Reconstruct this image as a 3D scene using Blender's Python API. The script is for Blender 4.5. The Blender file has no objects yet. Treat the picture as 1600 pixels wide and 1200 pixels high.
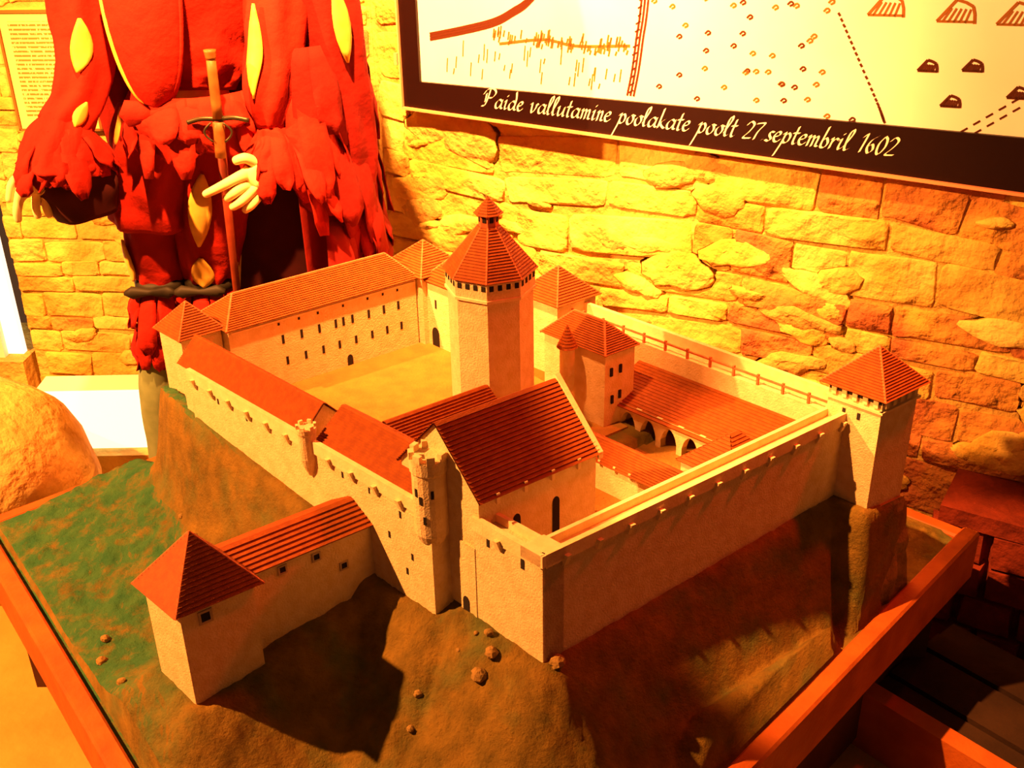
import bpy, math, random
import numpy as np
from mathutils import Vector, Matrix, noise
random.seed(7)
S = bpy.context.scene
COL = S.collection

# ------------------------------------------------------------------ camera, world, lights, exposure
cam = bpy.data.cameras.new('camera'); camo = bpy.data.objects.new('camera', cam); COL.objects.link(camo)
cam.sensor_width = 36; cam.lens = 36 * 1750 / 1600; cam.clip_start = .02
_t = math.radians(27.5); _r = math.radians(1.06)
_fw = Vector((0, math.cos(_t), -math.sin(_t))); _rt = Vector((1, 0, 0)); _up = _rt.cross(_fw)
_cr = math.cos(_r) * _rt - math.sin(_r) * _up; _cu = _cr.cross(_fw)
camo.matrix_world = Matrix(((_cr.x, _cu.x, -_fw.x, 0), (_cr.y, _cu.y, -_fw.y, 0), (_cr.z, _cu.z, -_fw.z, 1.5), (0, 0, 0, 1)))
S.camera = camo
S.view_settings.view_transform = 'Standard'; S.view_settings.look = 'None'
S.view_settings.gamma = 1; S.view_settings.use_curve_mapping = False
S.view_settings.exposure = 0.0
w = bpy.data.worlds.new('room_dusk'); S.world = w; w.use_nodes = True
w.node_tree.nodes['Background'].inputs[0].default_value = (1.0, .42, .17, 1)
w.node_tree.nodes['Background'].inputs[1].default_value = .09

def spot(name, loc, target, power, color, size, blend, radius):
    l = bpy.data.lights.new(name, 'SPOT'); l.energy = power; l.color = color
    l.spot_size = math.radians(size); l.spot_blend = blend; l.shadow_soft_size = radius
    o = bpy.data.objects.new(name, l); COL.objects.link(o); o.location = loc
    o.rotation_euler = (Vector(target) - Vector(loc)).to_track_quat('-Z', 'Y').to_euler()
    return o
spot('wall_spotlight', (-.42, 1.38, 2.42), (-.13, 2.47, 1.18), 1850, (1, .34, .075), 74, .95, .03)
spot('castle_spotlight', (-1.90, 1.25, 2.00), (-.55, 1.75, .60), 850, (1, .34, .075), 92, .6, .02)
spot('tower_spotlight', (-.60, 1.12, 2.30), (.54, 1.37, .48), 760, (1, .34, .075), 20, .5, .015)
spot('red_spotlight', (1.15, 1.61, 2.10), (.20, 1.74, .72), 110, (1, .030, .006), 48, .6, .05)

# ------------------------------------------------------------------ materials
MATS = {}
def mat(name, c1, c2=None, rough=.85, scale=30, bump=0, bscale=None, detail=4, emit=0, mix=(.35, .65), spec=.2, world=False):
    m = bpy.data.materials.new(name); m.use_nodes = True; nt = m.node_tree; b = nt.nodes['Principled BSDF']
    b.inputs['Roughness'].default_value = rough; b.inputs['Specular IOR Level'].default_value = spec
    b.inputs['Base Color'].default_value = (*c1, 1)
    tc = nt.nodes.new('ShaderNodeTexCoord'); co = tc.outputs['Object']
    if world: co = nt.nodes.new('ShaderNodeNewGeometry').outputs['Position']
    if c2:
        n = nt.nodes.new('ShaderNodeTexNoise'); n.inputs['Scale'].default_value = scale; n.inputs['Detail'].default_value = detail
        nt.links.new(co, n.inputs['Vector'])
        r = nt.nodes.new('ShaderNodeValToRGB'); r.color_ramp.elements[0].position = mix[0]; r.color_ramp.elements[1].position = mix[1]
        r.color_ramp.elements[0].color = (*c1, 1); r.color_ramp.elements[1].color = (*c2, 1)
        nt.links.new(n.outputs[0], r.inputs[0]); nt.links.new(r.outputs[0], b.inputs['Base Color'])
    if bump:
        n2 = nt.nodes.new('ShaderNodeTexNoise'); n2.inputs['Scale'].default_value = bscale or scale * 3; n2.inputs['Detail'].default_value = 5
        nt.links.new(co, n2.inputs['Vector'])
        bp = nt.nodes.new('ShaderNodeBump'); bp.inputs['Strength'].default_value = 1; bp.inputs['Distance'].default_value = bump
        nt.links.new(n2.outputs[0], bp.inputs['Height']); nt.links.new(bp.outputs[0], b.inputs['Normal'])
    if emit:
        b.inputs['Emission Color'].default_value = (*c1, 1); b.inputs['Emission Strength'].default_value = emit
    MATS[name] = m
    return m
mat('plaster', (.70, .55, .30), (.62, .46, .23), scale=60, bump=.0012, bscale=350)
mat('plaster_trim', (.78, .62, .34), (.70, .53, .27), scale=60, bump=.0006, bscale=300)
mat('tile', (.27, .062, .005), (.22, .045, .004), scale=90, bump=.0006, bscale=500, rough=.7)
mat('tile_ridge', (.55, .16, .06), (.45, .11, .04), scale=90)
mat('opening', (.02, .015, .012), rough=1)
mat('window_frame', (.40, .30, .20), rough=.9)
mat('court_sand', (.36, .17, .03), (.26, .13, .025), scale=25, bump=.002, bscale=220)
mat('rock', (.30, .18, .05), (.2, .13, .03), scale=40, bump=.004, bscale=120)
mat('rim_wood', (.48, .11, .014), (.34, .07, .010), scale=14, bump=.001, bscale=120, rough=.55)
mat('table_side', (.09, .035, .015), (.06, .022, .01), scale=10, rough=.8)
mat('stone_pale', (.84, .68, .18), (.58, .36, .05), scale=5, bump=.030, bscale=15, detail=7, world=True, mix=(.36, .62))
mat('stone_ochre', (.78, .58, .12), (.48, .26, .04), scale=5, bump=.030, bscale=16, detail=7, world=True, mix=(.36, .62))
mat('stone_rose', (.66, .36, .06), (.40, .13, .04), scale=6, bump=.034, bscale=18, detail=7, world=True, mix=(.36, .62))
mat('mortar', (.66, .46, .10), (.46, .28, .06), scale=9, bump=.014, bscale=40, detail=7, world=True)
mat('floor', (.50, .28, .05), (.42, .22, .035), scale=8, bump=.002, bscale=60, rough=.7)
mat('ledge_stone_shaded', (.22, .03, .012), (.14, .018, .008), scale=20, bump=.006, bscale=50)  # dark red stands for the shade and red light on the ledge
mat('plank_dark', (.040, .018, .008), (.022, .010, .005), scale=9, rough=.9, bump=.003, bscale=40)  # dark brown wood, darkened further to stand in for missing shade
mat('boulder', (.72, .50, .14), (.52, .32, .08), scale=14, bump=.012, bscale=36, detail=6)
mat('paper', (.93, .95, .92), (.88, .88, .80), scale=4, rough=.6)
mat('frame_black', (.010, .002, .002), rough=.45)
mat('frame_lip', (.85, .35, .18), rough=.5)
mat('ink', (.07, .015, .004), rough=.8)
mat('ink_pale', (.26, .11, .02), rough=.8)
mat('caption_white', (.92, .86, .70), rough=.6)
mat('cloth_red', (.34, .010, .002), (.28, .007, .0015), scale=18, bump=.003, bscale=45, rough=.85)
mat('cloth_dark', (.06, .006, .006), (.04, .004, .004), scale=20, rough=.9)
mat('cloth_coat', (.22, .006, .002), (.16, .004, .0015), scale=16, bump=.003, bscale=45, rough=.9)
mat('cloth_gold', (.80, .50, .08), (.70, .40, .05), scale=40, rough=.5)
mat('ribbon_dark', (.018, .014, .008), rough=.6)
mat('skin', (.82, .66, .30), (.78, .58, .24), scale=30, rough=.55)
mat('stocking', (.20, .26, .12), (.16, .22, .10), scale=40, rough=.9)
mat('leather', (.05, .03, .02), rough=.5)
mat('grip_wood', (.24, .10, .02), (.17, .06, .012), scale=40, rough=.5)
mat('steel_dark', (.05, .04, .02), rough=.4); MATS['steel_dark'].node_tree.nodes['Principled BSDF'].inputs['Metallic'].default_value = .6
mat('scabbard', (.20, .03, .01), (.14, .02, .008), scale=30, rough=.5)
mat('niche_glow', (1.0, .98, .80), emit=1.1)  # emission added so the niche pane comes out white
mat('lightbox_face', (.95, 1.0, .72), emit=1.1)
mat('white_metal', (.85, .82, .70), rough=.5)

def sign_material():
    m = bpy.data.materials.new('printed_sheet'); m.use_nodes = True; nt = m.node_tree; b = nt.nodes['Principled BSDF']; b.inputs['Roughness'].default_value = .6
    tc = nt.nodes.new('ShaderNodeTexCoord'); sp = nt.nodes.new('ShaderNodeSeparateXYZ'); nt.links.new(tc.outputs['Generated'], sp.inputs[0])
    def M(op, a, bb):
        n = nt.nodes.new('ShaderNodeMath'); n.operation = op
        for i, v in enumerate((a, bb)):
            if isinstance(v, (int, float)): n.inputs[i].default_value = v
            else: nt.links.new(v, n.inputs[i])
        return n.outputs[0]
    x, z = sp.outputs[0], sp.outputs[2]
    row = M('FRACT', M('MULTIPLY', z, 27), 0)
    inrow = M('LESS_THAN', row, .5)
    inx = M('MULTIPLY', M('GREATER_THAN', x, .10), M('LESS_THAN', x, .92))
    inz = M('MULTIPLY', M('GREATER_THAN', z, .09), M('LESS_THAN', z, .93))
    mp = nt.nodes.new('ShaderNodeMapping'); mp.inputs['Scale'].default_value = (60, 1, 27); nt.links.new(tc.outputs['Generated'], mp.inputs[0])
    nz = nt.nodes.new('ShaderNodeTexNoise'); nz.inputs['Scale'].default_value = 1; nt.links.new(mp.outputs[0], nz.inputs['Vector'])
    word = M('GREATER_THAN', nz.outputs[0], .40)
    fac = M('MULTIPLY', M('MULTIPLY', inrow, inx), M('MULTIPLY', inz, word))
    mx = nt.nodes.new('ShaderNodeMix'); mx.data_type = 'RGBA'
    mx.inputs[6].default_value = (.80, .70, .26, 1); mx.inputs[7].default_value = (.34, .17, .02, 1)
    nt.links.new(fac, mx.inputs[0]); nt.links.new(mx.outputs[2], b.inputs['Base Color'])
    MATS['printed_sheet'] = m
sign_material()

def terrain_material():
    m = bpy.data.materials.new('painted_turf'); m.use_nodes = True; nt = m.node_tree; b = nt.nodes['Principled BSDF']
    b.inputs['Roughness'].default_value = .9; b.inputs['Specular IOR Level'].default_value = .15
    tc = nt.nodes.new('ShaderNodeTexCoord'); L = nt.links
    def N(scale, detail=5, rough=.6):
        n = nt.nodes.new('ShaderNodeTexNoise'); n.inputs['Scale'].default_value = scale; n.inputs['Detail'].default_value = detail
        n.inputs['Roughness'].default_value = rough; L.new(tc.outputs['Object'], n.inputs['Vector']); return n.outputs[0]
    def ramp(f, p0, c0, p1, c1):
        r = nt.nodes.new('ShaderNodeValToRGB'); e = r.color_ramp.elements
        e[0].position, e[1].position = p0, p1; e[0].color = (*c0, 1); e[1].color = (*c1, 1); L.new(f, r.inputs[0]); return r.outputs[0]
    def mix(f, a, c):
        x = nt.nodes.new('ShaderNodeMix'); x.data_type = 'RGBA'; L.new(f, x.inputs[0]); L.new(a, x.inputs[6]); L.new(c, x.inputs[7]); return x.outputs[2]
    green = ramp(N(30), .3, (.025, .115, .042), .7, (.055, .15, .045))
    brown = ramp(N(24), .3, (.11, .075, .012), .7, (.24, .14, .02))
    patch = ramp(N(22, 6, .7), .48, (0, 0, 0), .70, (1, 1, 1))
    field = mix(patch, green, brown)
    ge = nt.nodes.new('ShaderNodeNewGeometry'); sp = nt.nodes.new('ShaderNodeSeparateXYZ'); L.new(ge.outputs['True Normal'], sp.inputs[0])
    px = nt.nodes.new('ShaderNodeSeparateXYZ'); L.new(tc.outputs['Object'], px.inputs[0])
    # the turf is greener on the open meadow west of the castle hill
    ma = nt.nodes.new('ShaderNodeMath'); ma.operation = 'MULTIPLY_ADD'; L.new(N(12), ma.inputs[0]); ma.inputs[1].default_value = .22; L.new(px.outputs[0], ma.inputs[2])
    west = ramp(ma.outputs[0], 0, (0, 0, 0), 1, (1, 1, 1))
    mr = nt.nodes.new('ShaderNodeMapRange'); L.new(ma.outputs[0], mr.inputs[0]); mr.inputs[1].default_value = -.46; mr.inputs[2].default_value = -.30
    st = nt.nodes.new('ShaderNodeMapRange'); L.new(sp.outputs[2], st.inputs[0]); st.inputs[1].default_value = .86; st.inputs[2].default_value = .62
    mxx = nt.nodes.new('ShaderNodeMath'); mxx.operation = 'MAXIMUM'; L.new(mr.outputs[0], mxx.inputs[0]); L.new(st.outputs[0], mxx.inputs[1])
    moss = ramp(N(11, 4), .5, (0, 0, 0), .75, (.55, .55, .55)); brown = mix(moss, brown, green)
    L.new(mix(mxx.outputs[0], field, brown), b.inputs['Base Color'])
    bp = nt.nodes.new('ShaderNodeBump'); bp.inputs['Distance'].default_value = .004; L.new(N(150, 6, .7), bp.inputs['Height']); L.new(bp.outputs[0], b.inputs['Normal'])
    MATS['painted_turf'] = m
terrain_material()

# ------------------------------------------------------------------ mesh helpers
class MB:
    def __init__(s): s.v = []; s.f = []
    def quad(s, *p):
        i = len(s.v); s.v += [tuple(q) for q in p]; s.f.append(tuple(range(i, i + len(p))))
    def prism(s, base, top):
        n = len(base); i = len(s.v); s.v += [tuple(q) for q in base] + [tuple(q) for q in top]
        s.f.append(tuple(range(i + n - 1, i - 1, -1))); s.f.append(tuple(range(i + n, i + 2 * n)))
        for k in range(n): s.f.append((i + k, i + (k + 1) % n, i + n + (k + 1) % n, i + n + k))
    def box(s, o, x, y, z):
        o, x, y, z = Vector(o), Vector(x), Vector(y), Vector(z)
        s.prism([o, o + x, o + x + y, o + y], [o + z, o + x + z, o + x + y + z, o + y + z])
    def cbox(s, c, x, y, z):
        c, x, y, z = Vector(c), Vector(x), Vector(y), Vector(z); s.box(c - x / 2 - y / 2 - z / 2, x, y, z)
    def rings(s, rings, cap=True, closed=True):
        n = len(rings[0]); i = len(s.v)
        for r in rings: s.v += [tuple(p) for p in r]
        for k in range(len(rings) - 1):
            for j in range(n if closed else n - 1):
                a = i + k * n + j; b = i + k * n + (j + 1) % n
                s.f.append((a, b, b + n, a + n))
        if cap and closed:
            s.f.append(tuple(range(i + n - 1, i - 1, -1))); s.f.append(tuple(range(i + (len(rings) - 1) * n, i + len(rings) * n)))
    def bar(s, p, q, r, n=6):
        p, q = Vector(p), Vector(q); d = (q - p).normalized(); a = d.orthogonal().normalized(); b = d.cross(a)
        s.rings([[c + (a * math.cos(t) + b * math.sin(t)) * r for t in [2 * math.pi * k / n for k in range(n)]] for c in (p, q)])
def obj(name, mb, m, parent=None, smooth=False, kind=None, root=None):
    me = bpy.data.meshes.new(name); me.from_pydata(mb.v, [], mb.f); me.update()
    if smooth: me.polygons.foreach_set('use_smooth', [True] * len(me.polygons))
    me.materials.append(MATS[m]); o = bpy.data.objects.new(name, me); COL.objects.link(o)
    if parent: attach(o, parent)
    if kind: o['kind'] = kind
    return o
def attach(o, parent):
    o.parent = parent
    if parent.type == 'EMPTY': o.matrix_parent_inverse = Matrix.Translation(-parent.location)
def thing(name, label, cat, loc, group=None):
    o = bpy.data.objects.new(name, None); COL.objects.link(o); o.location = loc; o.empty_display_size = .1
    return tag(o, label, cat, group)
def tag(o, label, cat, group=None):
    o['label'] = label; o['category'] = cat
    if group: o['group'] = group
    return o
def flip(o):
    import bmesh
    bm = bmesh.new(); bm.from_mesh(o.data); bmesh.ops.recalc_face_normals(bm, faces=bm.faces); bm.to_mesh(o.data); bm.free(); return o
def lerp(a, b, t): return a + (b - a) * t
def catmull(P, n=8):
    P = [Vector(p) for p in P]
    if len(P) < 3: return P
    Q = [P[0] * 2 - P[1]] + P + [P[-1] * 2 - P[-2]]; out = []
    for i in range(1, len(Q) - 2):
        for k in range(n):
            t = k / n; a, b, c, d = Q[i - 1], Q[i], Q[i + 1], Q[i + 2]
            out.append(.5 * (2 * b + (c - a) * t + (2 * a - 5 * b + 4 * c - d) * t * t + (3 * b - a - 3 * c + d) * t ** 3))
    return out + [P[-1]]

# ------------------------------------------------------------------ the room: floor, stone walls, niche
fl = MB(); fl.box((-3, -1.2, -.05), (6, 0, 0), (0, 4.4, 0), (0, 0, .05))
floor = obj('floor', fl, 'floor', kind='structure')

CR = Vector((-.30, 2.60, 0)); DR = Vector((.848, -.530, 0)).normalized(); NR = Vector((-.530, -.848, 0)).normalized()   # right wall
DL = Vector((.997, -.075, 0)).normalized(); NL = Vector((-.075, -.997, 0)).normalized(); CL = CR.copy()                # left wall, s runs to -x
HW = 2.6
wl = MB(); wl.box(CL - DL * .96 - NL * .001 + Vector((0, 0, 0)), DL * .96, -NL * .25, (0, 0, HW))
wall_left = obj('wall_left', wl, 'mortar', kind='structure')
wr = MB(); wr.box(CR - NR * .001, DR * 2.6, -NR * .25, (0, 0, HW))
wall_right = obj('wall_right', wr, 'mortar', kind='structure')
# masonry beyond the niche on the far left: piers, sill and a pane with added glow
wn = MB(); o = CL - DL * 2.6
wn.box(o, DL * .9, -NL * .25, (0, 0, HW)); wn.box(o + DL * .9, DL * .7, -NL * .25, (0, 0, .20)); wn.box(o + DL * .9 + Vector((0, 0, .62)), DL * .7, -NL * .25, (0, 0, HW - .62))
wall_far = obj('wall_niche_bay', wn, 'mortar', kind='structure')
wp = MB(); wp.box(o + DL * .9 - NL * .05 + Vector((0, 0, .20)), DL * .68, -NL * .02, (0, 0, .42))
window = obj('niche_pane', wp, 'niche_glow', kind='structure')
fr = MB()
for k in range(3): fr.box(o + DL * (.9 + .31 * k) - NL * .045 + Vector((0, 0, .2)), DL * .02, NL * .02, (0, 0, .42))
obj('niche_bar', fr, 'white_metal', window)

def stone_mesh(k):
    rng = random.Random(100 + k); n = 12; mb = MB(); out, mid, inn = [], [], []
    for j in range(n):
        t = 2 * math.pi * (j + .5) / n; cx, sx = math.cos(t), math.sin(t)
        e = .22; x = math.copysign(abs(cx) ** e, cx) * .5; z = math.copysign(abs(sx) ** e, sx) * .5
        x *= rng.uniform(.94, 1.02); z *= rng.uniform(.84, 1.04)
        out.append((x, .12, z)); mid.append((x * .985, -.45 + rng.uniform(-.3, .2), z * .97)); inn.append((x * rng.uniform(.84, .94), -1 + rng.uniform(-.3, .3), z * rng.uniform(.74, .90)))
    mb.rings([out, mid, inn], cap=False); c = len(mb.v); mb.v.append((0, -1.05 + rng.uniform(-.2, .2), 0))
    b = 2 * n
    for j in range(n): mb.f.append((b + j, b + (j + 1) % n, c))
    me = bpy.data.meshes.new('stone'); me.from_pydata(mb.v, [], mb.f); me.update(); me.polygons.foreach_set('use_smooth', [True] * len(me.polygons))
    return me
STONES = {}
for mn in ('stone_pale', 'stone_ochre', 'stone_rose'):
    for k in range(6):
        me = stone_mesh(k); me.materials.append(MATS[mn]); STONES[mn, k] = me
def lay_stones(wall, C0, D, N, s0, s1, z0, z1, hr, wr_, rng, pick, skip, wave=.006):
    z = z0; ang = math.atan2(D.y, D.x); cnt = 0
    while z < z1:
        h = rng.uniform(*hr); s = s0 - rng.uniform(0, .1)
        while s < s1:
            wd = rng.uniform(*wr_) * (1.2 if h > .08 else 1)
            a, b = max(s, s0), min(s + wd, s1)
            if b - a > .03 and not skip(a, b, z, z + h):
                o = bpy.data.objects.new('stone', STONES[pick(rng, (a + b) / 2, z), rng.randrange(6)]); COL.objects.link(o); o.parent = wall
                m_ = (a + b) / 2; wv = wave * math.sin(m_ * 4.3 + z * 5) + wave * .5 * math.sin(m_ * 9.7 + z * 11); o.location = C0 + D * m_ + Vector((0, 0, z + h / 2 + wv + rng.uniform(-.004, .004)))
                o.rotation_euler = (rng.uniform(-.05, .05), rng.uniform(-.03, .03) - wave * 4.3 * math.cos(m_ * 4.3 + z * 5) - wave * 4.85 * math.cos(m_ * 9.7 + z * 11), ang)
                o.scale = ((b - a) + .002, rng.uniform(.003, .011), h + rng.uniform(-.003, .003)); cnt += 1
            s += wd
        z += h
    return cnt
rng = random.Random(5)
pl = lambda r, s, z: r.choices(['stone_pale', 'stone_ochre', 'stone_rose'], [6, 4, 0.3])[0]
n1 = lay_stones(wall_left, CL - DL * .96, DL, NL, 0, .95, .10, 1.27, (.034, .075), (.08, .20), rng, pl, lambda a, b, z0, z1: False)
pr = lambda r, s, z: r.choices(['stone_pale', 'stone_ochre', 'stone_rose'], [6 - 4.2 * min(s, 1.4), 3, .4 + 5 * min(max(s - .5, 0), 1.2)])[0]  # more rose stones to the right imitate the lamp's falloff
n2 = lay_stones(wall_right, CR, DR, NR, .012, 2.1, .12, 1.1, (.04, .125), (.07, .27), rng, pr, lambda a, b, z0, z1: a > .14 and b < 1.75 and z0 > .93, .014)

# lime mortar smeared over the joints
def smear_mesh(k):
    q = random.Random(300 + k); n = 18; mb = MB(); R_ = [1 + .35 * noise.noise(Vector((math.cos(2 * math.pi * j / n) * 1.5, math.sin(2 * math.pi * j / n) * 1.5, k * 3.1))) + q.uniform(-.08, .08) for j in range(n)]
    rg = [[(R_[j] * f * .5 * math.cos(2 * math.pi * j / n), -h + q.uniform(-.12, .12) * h, R_[j] * f * .5 * math.sin(2 * math.pi * j / n)) for j in range(n)] for f, h in ((1, .0), (.86, .62), (.6, .9), (.3, 1.0))]
    mb.rings(rg); me = bpy.data.meshes.new('mortar_smear'); me.from_pydata(mb.v, [], mb.f); me.update(); me.polygons.foreach_set('use_smooth', [True] * len(me.polygons)); return me
SM = []
for k in range(8):
    me = smear_mesh(k); me.materials.append(MATS[('stone_pale', 'stone_ochre', 'mortar')[k % 3]]); SM.append(me)
def smear(wall, C0, D, s0, s1, z0, z1, n, q):
    for k in range(n):
        o = bpy.data.objects.new('mortar_smear', q.choice(SM)); COL.objects.link(o); o.parent = wall; w_ = q.uniform(.06, .20)
        o.location = C0 + D * q.uniform(s0, s1) + Vector((0, 0, q.uniform(z0, z1))); o.rotation_euler = (0, q.uniform(-.3, .3), math.atan2(D.y, D.x)); o.scale = (w_, q.uniform(.012, .017), w_ * q.uniform(.25, .6))
smear(wall_left, CL - DL * .96, DL, .06, .90, .2, 1.2, 34, random.Random(8)); smear(wall_right, CR, DR, .1, 1.9, .2, .86, 70, random.Random(9))

# ------------------------------------------------------------------ framed siege map on the right wall
mp = thing('wall_map', 'large old siege map in a black frame with a white script caption', 'map', CR + DR * .95 + NR * .03 + Vector((0, 0, .898)))
def WR(s, z, d): return CR + DR * s + NR * d + Vector((0, 0, z))
def wbox(mb, s0, s1, z0, z1, d0, d1): mb.box(WR(s0, z0, d0), DR * (s1 - s0), NR * (d1 - d0), (0, 0, z1 - z0))
MS0, MS1, MZ0, MZ1 = .107, 1.82, .898, 1.90
b = MB(); b.prism([WR(.15, .95, .018), WR(1.78, .99, .018), WR(1.78, .99, .030), WR(.15, .95, .030)], [WR(.15, 1.86, .018), WR(1.78, 1.86, .018), WR(1.78, 1.86, .030), WR(.15, 1.86, .030)])
obj('map_sheet', b, 'paper', mp)
b = MB(); b.prism([WR(MS0, MZ0, .016), WR(MS1, MZ0, .016), WR(MS1, MZ0, .038), WR(MS0, MZ0, .038)], [WR(MS0, .955, .016), WR(MS1, 1.0, .016), WR(MS1, 1.0, .038), WR(MS0, .955, .038)])
wbox(b, MS0, .153, .955, MZ1, .016, .038); wbox(b, 1.775, MS1, 1.0, MZ1, .016, .038); wbox(b, .153, 1.775, 1.85, MZ1, .016, .038)
frame = obj('map_frame', b, 'frame_black', mp)
b = MB(); wbox(b, MS0 - .004, MS1, MZ0 - .006, MZ0 - .0005, .012, .044); wbox(b, MS0 - .0045, MS0 - .0005, MZ0, MZ1, .012, .044)
obj('frame_lip', b, 'frame_lip', mp)
b = MB(); wbox(b, MS0 - .012, MS0 - .004, .99, 1.015, .004, .05); obj('hanging_clip', b, 'frame_lip', mp)
b = MB(); wbox(b, .3, 1.6, 1.2, 1.24, .004, .016); obj('hanging_batten', b, 'rim_wood', mp)

def pen(mb, P, nib, d, th=.0008):
    "sweep a broad nib (a vector in wall s,z) along a polyline on the map plane"
    for p, q in zip(P[:-1], P[1:]):
        if isinstance(nib, float): L_ = math.hypot(q[0] - p[0], q[1] - p[1]) or 1; nb_ = (-(q[1] - p[1]) / L_ * nib, (q[0] - p[0]) / L_ * nib)
        else: nb_ = nib
        c = [(p[0] - nb_[0], p[1] - nb_[1]), (p[0] + nb_[0], p[1] + nb_[1]), (q[0] + nb_[0], q[1] + nb_[1]), (q[0] - nb_[0], q[1] - nb_[1])]
        i = len(mb.v); mb.v += [tuple(WR(x, z, d + th)) for x, z in c] + [tuple(WR(x, z, d)) for x, z in c]
        mb.f += [(i, i + 1, i + 2, i + 3), (i + 3, i + 2, i + 6, i + 7), (i + 1, i, i + 4, i + 5)]
G = {
 'P': ([[(.55, 1.95), (.45, 1.0), (.25, .2), (-.1, .1)], [(-.15, 1.4), (.2, 1.95), (.9, 2.1), (1.3, 1.7), (1.0, 1.15), (.55, 1.05)], [(.2, 1.5), (.2, .6)]], 1.45),
 'a': ([[(.8, .85), (.5, 1), (.15, .6), (.2, .1), (.5, .05), (.8, .6), (.85, 1), (.8, .2), (1.0, .05)]], 1.05),
 'i': ([[(.1, .8), (.3, 1), (.25, .3), (.35, 0), (.55, .2)], [(.34, 1.42), (.4, 1.55)]], .6),
 'd': ([[(.8, .85), (.5, 1), (.15, .6), (.2, .1), (.5, .05), (.8, .6)], [(.7, 2.0), (.85, 1.2), (.8, .2), (1.0, .05)]], 1.08),
 'e': ([[(.15, .5), (.55, .65), (.6, .95), (.35, 1), (.12, .55), (.25, .08), (.55, .05), (.75, .3)]], .8),
 'v': ([[(.05, .85), (.25, 1), (.3, .2), (.45, 0), (.75, .5), (.8, 1), (.95, .9)]], 1.0),
 'l': ([[(.1, .3), (.5, 1.6), (.4, 2), (.2, 1.5), (.2, .3), (.35, 0), (.6, .2)]], .6),
 'u': ([[(.1, .8), (.25, 1), (.22, .25), (.4, .02), (.75, .5), (.85, 1)], [(.85, 1), (.8, .25), (.9, .02), (1.05, .15)]], 1.08),
 't': ([[(.35, 1.7), (.25, .3), (.4, 0), (.65, .2)], [(.05, 1.05), (.6, 1.1)]], .65),
 'm': ([[(.1, .85), (.22, 1), (.2, 0)], [(.2, .6), (.45, 1), (.6, .85), (.58, 0)], [(.58, .6), (.82, 1), (.98, .85), (.95, .15), (1.15, .05)]], 1.22),
 'n': ([[(.1, .85), (.22, 1), (.2, 0)], [(.2, .6), (.45, 1), (.62, .85), (.6, .15), (.8, .05)]], .88),
 'o': ([[(.5, 1), (.15, .6), (.2, .1), (.5, 0), (.75, .5), (.6, .95), (.5, 1), (.85, .9)]], .88),
 'p': ([[(.1, .8), (.3, 1), (.2, 0), (-.1, -1.35)], [(.25, .6), (.55, 1), (.8, .7), (.7, .15), (.4, .02), (.25, .2)]], .95),
 'k': ([[(.3, 2), (.15, 0)], [(.75, 1), (.3, .5), (.75, .05), (.95, .15)]], .92),
 'r': ([[(.1, .85), (.25, 1), (.2, 0)], [(.22, .5), (.5, 1), (.75, .9)]], .72),
 's': ([[(.1, .1), (.4, 0), (.6, .25), (.35, .6), (.4, .95), (.7, .9)]], .72),
 'b': ([[(.35, 2), (.2, .4), (.3, .02), (.6, .05), (.75, .5), (.5, .95), (.28, .7)]], .85),
 '2': ([[(.1, 1.3), (.4, 1.7), (.75, 1.4), (.5, .7), (.1, .05), (.8, .08)]], .92), '7': ([[(.1, 1.55), (.8, 1.65), (.4, .8), (.25, 0)]], .85),
 '1': ([[(.15, 1.4), (.45, 1.7), (.3, 0)]], .65), '6': ([[(.75, 1.65), (.3, 1.2), (.15, .5), (.4, 0), (.7, .35), (.5, .85), (.2, .6)]], .9),
 '0': ([[(.45, 1.7), (.15, 1), (.2, .2), (.45, 0), (.75, .7), (.7, 1.4), (.45, 1.7)]], .92), '.': ([[(.15, .03), (.28, .14)]], .4)}
TXT = 'Paide vallutamine poolakate poolt 27.septembril 1602'
tot = sum(.75 if c == ' ' else G[c][1] for c in TXT); sc = .868 / tot
b = MB(); x = 0
for c in TXT:
    if c == ' ': x += .75; continue
    for st in G[c][0]:
        P = catmull([(p[0], p[1], 0) for p in st], 6)
        pen(b, [(.316 + (x + p.x + .30 * p.y) * sc, .921 + .010 * (x / tot) + p.y * sc * .98) for p in P], (.0021, .0015), .038)
    x += G[c][1]
obj('caption_lettering', b, 'caption_white', mp, kind='stuff')
# map drawing
b = MB(); pale = MB()
def line(P, wdt, mb=None, n=8): 
    P = catmull([(p[0], p[1], 0) for p in P], n); pen(mb or b, [(p.x, p.y) for p in P], float(wdt), .030)
riv = [(.181, 1.054), (.262, 1.073), (.342, 1.095), (.389, 1.118), (.438, 1.152), (.52, 1.25), (.55, 1.4)]
for off in (-.006, 0, .006): line([(s, z + off) for s, z in riv], .0028)
road = [(.661, .979), (.670, 1.03), (.677, 1.091), (.685, 1.162), (.70, 1.4)]
for off in (-.007, .0, .007): line([(s + off, z) for s, z in road], .0022)
r2 = random.Random(3)
for k in range(26):
    t = k / 26; z = .985 + t * .38; s = .661 + .03 * t; line([(s - .005 + r2.uniform(0, .004), z), (s + .006, z + .006)], .0015)
line([(.357, 1.054), (.464, 1.071), (.538, 1.065), (.657, 1.075)], .0028, pale)
for k in range(90):
    s = .34 + .31 * r2.random(); z = 1.062 + r2.uniform(-.012, .012); line([(s, z), (s + .003, z + r2.uniform(.008, .02))], .0018, pale)
for k in range(34):
    s = .22 + .42 * r2.random(); z = .975 + .06 * r2.random(); line([(s, z), (s + .003, z + r2.uniform(.01, .035))], .0014, pale)
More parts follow.
